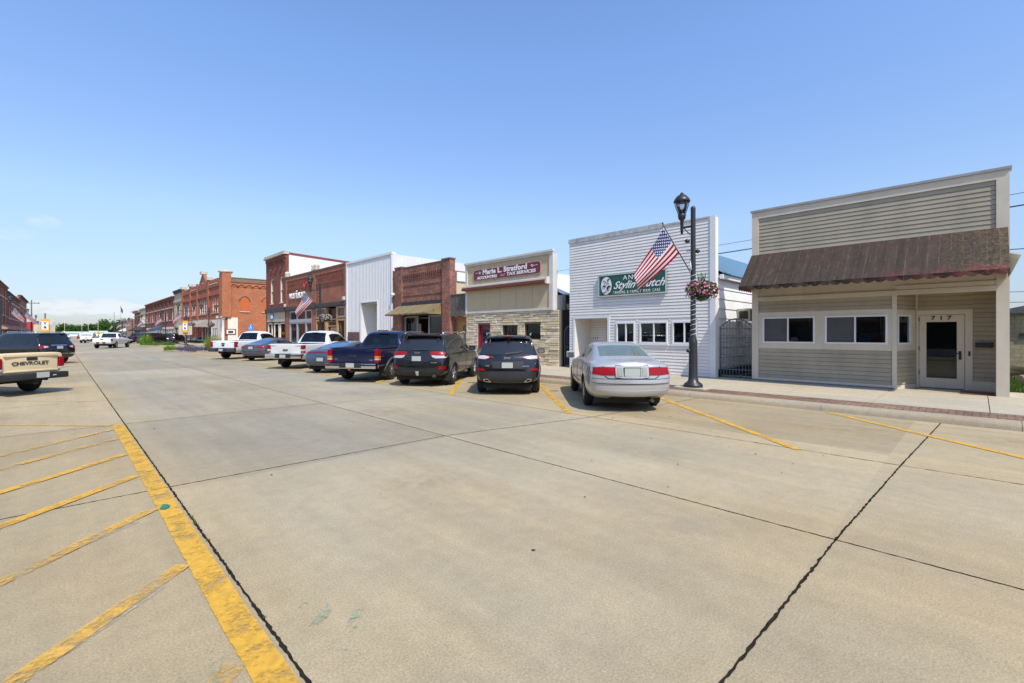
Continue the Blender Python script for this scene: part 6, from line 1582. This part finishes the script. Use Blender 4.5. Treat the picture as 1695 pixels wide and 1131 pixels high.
# slate hatchback squeezed between
c = Car('parked_car', 'slate blue car mostly hidden behind the navy pickup', 'car', (8.85, 20.6), 36, P_slate)
sedan(c, 4.6, 1.85, 1.40, 2.75, 1.05, belt=.93, deck=1.04, deckx=-.5, roofx=.9, glass_s=M_paned, glass_r=darkglass('blue_tint_glass', (.03, .10, .22), .05))
c.patch('light_bar', [(-.86, .93), (0, .96), (.86, .93)], [(-.86, .88), (0, .90), (.86, .88)], M_ldark, off=.012, n=14, k=2)
c.patch('lower_bumper', [(-.75, .52), (.75, .52)], [(-.65, .34), (.65, .34)], P_grey, off=.012, n=10); c.plate(0, .62); c.wheels((0, 2.75), .90, .34, .22)
c.box('underside', -.8, .5, -.7, .7, .18, .3, M_under, .03)

# silver white pickup
c = Car('parked_pickup', 'white and silver pickup in front of the phone shop', 'pickup truck', (8.82, 24.48), 36, P_pearl)
pickup(c, 5.8, 2.0, 1.92, 3.67, 1.2, rail=1.24, cab=1.05, hood=1.2, glass_s=M_tint, glass_r=glass('truck_rear_glass'))
pickup_rear(c, 2.0, 1.2, 1.24, M_chrome, (.80, .88, .98, 1.18), bz=(.52, .75), lm=(M_lred, M_lwhite, M_lred), tail_lo=.78)
mb = MB(); mb.lathe([(.1, 0), (.1, .01), (.0, .012)], (0, 0, 0), 16, axis=0); mb.bm.transform(Matrix.Translation((-1.232, 0, .93)) @ Matrix.Diagonal((1, 1, .5, 1))); mb.build('oval_badge', M_silver, c.root)
c.text('F-150', .05, .72, .99, M_letter_b, sx=1.3)
c.wheels((0, 3.67), .97, .39, .26, M_alloy, 6); mudflaps(c, .95); c.cabin((1.4, 2.2), zb=.7, zh=1.48); c.mirror(2.95, .98, 1.22, M_black_pl, (.12, .26, .22)); c.box('cab_light', 1.2, 1.28, -.2, .2, 1.885, 1.92, M_black_pl, .01)

# grey sedan
c = Car('parked_car', 'grey sedan with red tail lamps between two white pickups', 'car', (9.35, 32.6), 36, P_grey)
sedan(c, 4.82, 1.84, 1.47, 2.8, 1.1, belt=.97, deck=1.06, deckx=-.55, roofx=.55, glass_s=M_paned, glass_r=darkglass('blue_tint_glass'))
c.sym('tail_light', [(.88, .93), (.6, .945), (.36, .93)], [(.88, .82), (.6, .81), (.40, .87)], M_lred, n=10, off=.014); c.plate(0, .84)
c.gap([(-.8, .62), (.8, .62)], r=.01); c.text('o', .12, 0, .96, M_silver); c.wheels((0, 2.8), .90, .33, .22); c.box('underside', -.8, .5, -.7, .7, .18, .3, M_under, .03); c.mirror(1.9, .88, .95, P_grey)

# white pickup by the planter
c = Car('parked_pickup', 'white pickup with black handle parked next to the lavender bed', 'pickup truck', (8.75, 36.2), 36, P_white)
pickup(c, 5.9, 2.0, 1.93, 3.7, 1.2, rail=1.26, cab=1.05, hood=1.2, glass_s=M_tint, glass_r=glass('truck_rear_glass'))
pickup_rear(c, 2.0, 1.2, 1.26, M_alloyd, (.84, .92, 1.0, 1.2), bz=(.52, .76), lm=(M_lred, M_ldark, M_lred), tail_lo=.78, handle=1.06)
mb = MB(); mb.lathe([(.11, 0), (.11, .01), (.0, .012)], (0, 0, 0), 16, axis=0); mb.bm.transform(Matrix.Translation((-1.232, 0, .94)) @ Matrix.Diagonal((1, 1, .5, 1))); mb.build('oval_badge', M_letter_b, c.root)
c.text('F-150', .06, .72, .95, M_letter_b, sx=1.3); c.wheels((0, 3.7), .97, .39, .26, M_alloy, 6); c.cabin((1.4, 2.2), zb=.7, zh=1.48); c.mirror(2.95, .98, 1.22, M_black_pl, (.12, .26, .22))

# cream old pickup at the left edge
c = Car('parked_pickup', 'old cream pickup with black lettered tailgate and black bumper, cut by the picture edge', 'pickup truck', (-1.22, 19.80), 127, P_cream)
pickup(c, 5.0, 1.66, 1.70, 3.0, 1.05, rail=1.20, cab=1.45, hood=1.14, arch_r=.40, glass_s=M_paned)
pickup_rear(c, 1.66, 1.05, 1.20, M_black_pl, (.70, .77, 1.06), bz=(.44, .62), lm=(M_lwhite, M_lred), tail_lo=.66, handle=1.03, px=-.12)
c.box('tailgate_ridge', -1.085, -1.05, -.66, .66, 1.09, 1.18, P_cream, .02); c.box('tailgate_foot', -1.082, -1.05, -.66, .66, .66, .71, P_cream, .015)
c.text('CHEVROLET', .132, .03, .90, plain('dark_brown_letters', (.05, .04, .025), .5), sx=1.22, bold=.004, off=.022); c.wheels((0, 3.0), .80, .36, .24, M_alloyd, 6)
c.box('bumper_lamp', -1.29, -1.26, -.46, -.37, .52, .55, M_lwhite, .008); c.mirror(2.8, .84, 1.14, M_chrome, (.1, .22, .2))

# black seven seater left, and one more behind it
c = Car('parked_car', 'black seven seat SUV with chrome strip behind the cream pickup', 'car', (-.62, 37.8), 127, P_black)
suv(c, 5.1, 2.0, 1.80, 3.02, 1.05, belt=1.08, roofw=.72, raked=.55, glass_s=M_paned)
c.sym('tail_light', [(.97, 1.06), (.7, 1.07), (.50, 1.03)], [(.97, .90), (.7, .90), (.52, .96)], M_lred, n=8, off=.02); c.sym('clear_lamp', [(.74, 1.05), (.56, 1.02)], [(.74, .93), (.56, .96)], M_lwhite, n=4, off=.03)
c.patch('chrome_strip', [(-.4, 1.10), (.4, 1.10)], [(-.4, 1.06), (.4, 1.06)], M_chrome, off=.025, n=8, k=1); c.plate(0, .95); c.patch('bumper_strip', [(-.9, .62), (.9, .62)], [(-.88, .56), (.88, .56)], M_chrome, off=.02, n=12, k=1)
c.patch('lower_bumper', [(-.8, .46), (.8, .46)], [(-.75, .34), (.75, .34)], M_alloyd, off=.015, n=10)
c.wheels((0, 3.02), .98, .37, .25, M_alloy, 6); c.mirror(2.1, .96, 1.1, P_black)
for x in (-.08, .95, 1.85): c.patch('window_pillar', [(x, 1.68), (x + .1, 1.68)], [(x, 1.13), (x + .1, 1.13)], P_black, d='l', off=.006, n=2, k=4)
for g in (1, -1): mb = MB(); mb.tube([(-.4, g * .70, 1.78), (-.2, g * .72, 1.83), (1.5, g * .73, 1.84), (1.8, g * .72, 1.76)], .018, 6); mb.build('roof_rail', M_chrome, c.root)
def far_suv(label, loc, hd, pm, L=5.1, H=1.85, name='parked_car', W=2.0, **k):
    c = Car(name, label, 'car', loc, hd, pm); suv(c, L, W, H, 3.0, 1.05, belt=1.08, roofw=.72, sub=1, **k)
    c.sym('tail_light', [(.95, 1.12), (.82, 1.12)], [(.95, .85), (.82, .85)], M_lred, n=3, off=.02); c.plate(0, .95, M_letter_w); c.wheels((0, 3.0), .98, .37, .25); c.box('bumper', -1.1, -1.0, -.8, .8, .45, .58, M_alloyd, .03); return c
far_suv('black box shaped SUV farther along behind the black seven seater', (-.35, 84), 120, P_black)
far_suv('dark SUV with white plate behind the low shrubs', (9.2, 86.5), 38, P_black, W=1.95)
far_suv('black SUV parked second past the low shrubs', (9.8, 92), 38, P_char)
far_suv('dark grey long SUV behind the rounded green shrub', (12.2, 88), 60, P_black, H=1.8)
far_suv('black car tucked far behind the dark SUVs by the shop fronts', (10.4, 112), 38, P_black)
def far_truck(label, loc, hd, pm, lm=M_lred, topper=False, **k):
    c = Car('pickup_truck', label, 'pickup truck', loc, hd, pm); pickup(c, 5.7, 2.0, 1.9, 3.6, 1.15, rail=1.22, cab=1.1, hood=1.18, sub=1, glass_s=M_paned, **k)
    pickup_rear(c, 2.0, 1.15, 1.22, M_chrome, (.80, 1.0, 1.18), lm=(lm, lm), tail_lo=.76); c.wheels((0, 3.6), .97, .39, .26)
    if topper: c.box('bed_cap', -1.1, 1.1, -.92, .92, 1.22, 1.78, P_white, .08); c.box('cap_window', -1.115, -1.09, -.7, .7, 1.32, 1.66, M_lwhite, .02)
    return c
far_truck('dark pickup with bright red tail lamps past the dark SUVs', (9.2, 103), 38, P_navy)
far_truck('white pickup with a bed cap behind the pickup crossing the junction', (3.5, 114), 80, P_white, topper=True)
c = Car('car', 'red car far down the street', 'car', (4.6, 200), 88, P_red); sedan(c, 4.6, 1.85, 1.45, 2.7, 1.05, sub=1, glass_s=M_paned); c.wheels((0, 2.7), .9, .33); c.sym('tail_light', [(.8, .85), (.5, .85)], [(.8, .75), (.5, .75)], M_lred, n=3)
for x, y, lab in ((1.6, 215, 'white car far down the street, next to the red one'), (7.4, 210, 'pale car at the far end of the street beyond the capped pickup')):
    c = Car('car', lab, 'car', (x, y), 92, P_white); sedan(c, 4.6, 1.85, 1.45, 2.7, 1.05, sub=1, glass_s=M_paned); c.wheels((0, 2.7), .9, .33); c.sym('tail_light', [(.8, .85), (.5, .85)], [(.8, .75), (.5, .75)], M_lred, n=3)
# pickup crossing the junction
c = Car('pickup_truck', 'white crew pickup with yellow plate driving across the junction', 'pickup truck', (3.85, 72.3), 68, P_white)
pickup(c, 5.85, 2.03, 1.87, 3.65, 1.2, rail=1.2, cab=.75, hood=1.17, glass_s=M_paned)
pickup_rear(c, 2.03, 1.2, 1.2, M_chrome, (.80, .9, 1.0, 1.15), bz=(.52, .74), lm=(M_ldark, M_lred, M_lred), tail_lo=.76, pm=M_platey, handle=1.05)
c.wheels((0, 3.65), .99, .40, .27, M_alloy, 6); c.mirror(2.7, 1.0, 1.2, M_black_pl, (.12, .25, .2))
c.patch('window_pillar', [(1.75, 1.78), (1.87, 1.78)], [(1.75, 1.2), (1.87, 1.2)], P_white, d='R', off=.006, n=2, k=4); c.gap([(1.8, 1.15), (1.8, .55)], 'R'); c.gap([(.8, 1.15), (.8, .55)], 'R')
# ------------------------------------------------------------------ light, sky, camera
EL, AZ = R(53), R(197)      # sun: azimuth clockwise from +Y
W = bpy.data.worlds.new('World'); S.world = W; W.use_nodes = True
nt = W.node_tree; nt.nodes.clear()
def wn(t, ins=None, **p):
    n = nt.nodes.new('ShaderNode' + t)
    for k, v in p.items(): setattr(n, k, v)
    for k, v in (ins or {}).items():
        if isinstance(v, bpy.types.NodeSocket): nt.links.new(v, n.inputs[k])
        else: n.inputs[k].default_value = v
    return n
sky = wn('TexSky', sky_type='NISHITA', sun_disc=False, sun_elevation=EL, sun_rotation=AZ, air_density=1.0, dust_density=.7, ozone_density=2.2, altitude=200)
tc = wn('TexCoord').outputs['Generated']
x, y, z = wn('SeparateXYZ', {0: tc}).outputs
# a low bank of cumulus over the end of the street and two wisps
az = wn('Math', {0: x, 1: y}, operation='ARCTAN2').outputs[0]
v = wn('CombineXYZ', {0: wn('Math', {0: az, 1: 24.0}, operation='MULTIPLY').outputs[0], 1: wn('Math', {0: z, 1: 60.0}, operation='MULTIPLY').outputs[0]}).outputs[0]
n1 = wn('TexNoise', {'Vector': v, 'Scale': 1.0, 'Detail': 7.0, 'Roughness': .55}).outputs['Fac']
def rng(val, a, b, c, d, smooth=True): return wn('MapRange', {'Value': val, 'From Min': a, 'From Max': b, 'To Min': c, 'To Max': d}, interpolation_type='SMOOTHSTEP' if smooth else 'LINEAR').outputs[0]
def mul(a, b): return wn('Math', {0: a, 1: b}, operation='MULTIPLY').outputs[0]
band = mul(rng(z, .018, .034, 0, 1), rng(z, .042, .075, 1, 0))
cl = mul(rng(wn('Math', {0: n1, 1: mul(band, .42)}, operation='ADD').outputs[0], .72, .92, 0, 1), band)
cl = mul(cl, mul(rng(az, -.08, .0, 0, 1), rng(az, .11, .19, 1, 0)))
cr = wn('ValToRGB', {0: z}); e = cr.color_ramp.elements
e[0].position = 0; e[0].color = (.47, .50, .62, 1); e[1].position = .5; e[1].color = (.98, 1.09, 1.24, 1)
for p_, c_ in ((.04, (.52, .53, .63)), (.1, (.66, .635, .68)), (.22, (.92, .89, .90))): q_ = e.new(p_); q_.color = (*c_, 1)
mm = wn('Mix', None, data_type='RGBA', blend_type='MULTIPLY'); mm.inputs[0].default_value = 1
nt.links.new(sky.outputs[0], mm.inputs[6]); nt.links.new(cr.outputs[0], mm.inputs[7])
bk = wn('Background', {'Color': mm.outputs[2], 'Strength': .15})
wh = wn('Background', {'Color': (.86, .91, .97, 1), 'Strength': .68})
def wisp(a0, z0, wa, wz):
    da = wn('Math', {0: wn('Math', {0: az, 1: a0}, operation='SUBTRACT').outputs[0], 1: wa}, operation='DIVIDE').outputs[0]
    dz = wn('Math', {0: wn('Math', {0: z, 1: z0}, operation='SUBTRACT').outputs[0], 1: wz}, operation='DIVIDE').outputs[0]
    r2 = wn('Math', {0: mul(da, da), 1: mul(dz, dz)}, operation='ADD').outputs[0]
    return mul(rng(r2, 0, 1, 1, 0), rng(n1, .35, .65, .1, 1))
w_ = wn('Math', {0: wisp(-.018, .168, .024, .011), 1: mul(wisp(-.05, .145, .03, .012), .4)}, operation='ADD').outputs[0]
cl = wn('Math', {0: cl, 1: mul(w_, .7)}, operation='MAXIMUM').outputs[0]
mx = wn('MixShader', {0: mul(cl, .9), 1: bk.outputs[0], 2: wh.outputs[0]})
nt.links.new(mx.outputs[0], wn('OutputWorld').inputs[0])
sd = bpy.data.lights.new('Sun', 'SUN'); sd.energy = 3.2; sd.angle = R(.6); sd.color = (1, .95, .87)
so = bpy.data.objects.new('Sun', sd); COL.objects.link(so)
dv = Vector((math.sin(AZ) * math.cos(EL), math.cos(AZ) * math.cos(EL), math.sin(EL)))
so.rotation_euler = dv.to_track_quat('Z', 'Y').to_euler(); so.location = dv * 60
cam = bpy.data.cameras.new('Camera'); co = bpy.data.objects.new('Camera', cam); COL.objects.link(co)
co.location = (0, 0, 1.75); co.rotation_euler = (R(90), 0, -math.atan(747.5 / 760))
cam.sensor_width = 36; cam.lens = 36 * 760 / 1695; cam.shift_y = -13.5 / 1695; cam.clip_end = 4000; cam.clip_start = .05
S.camera = co
S.view_settings.view_transform = 'Standard'; S.view_settings.look = 'None'; S.view_settings.exposure = .58
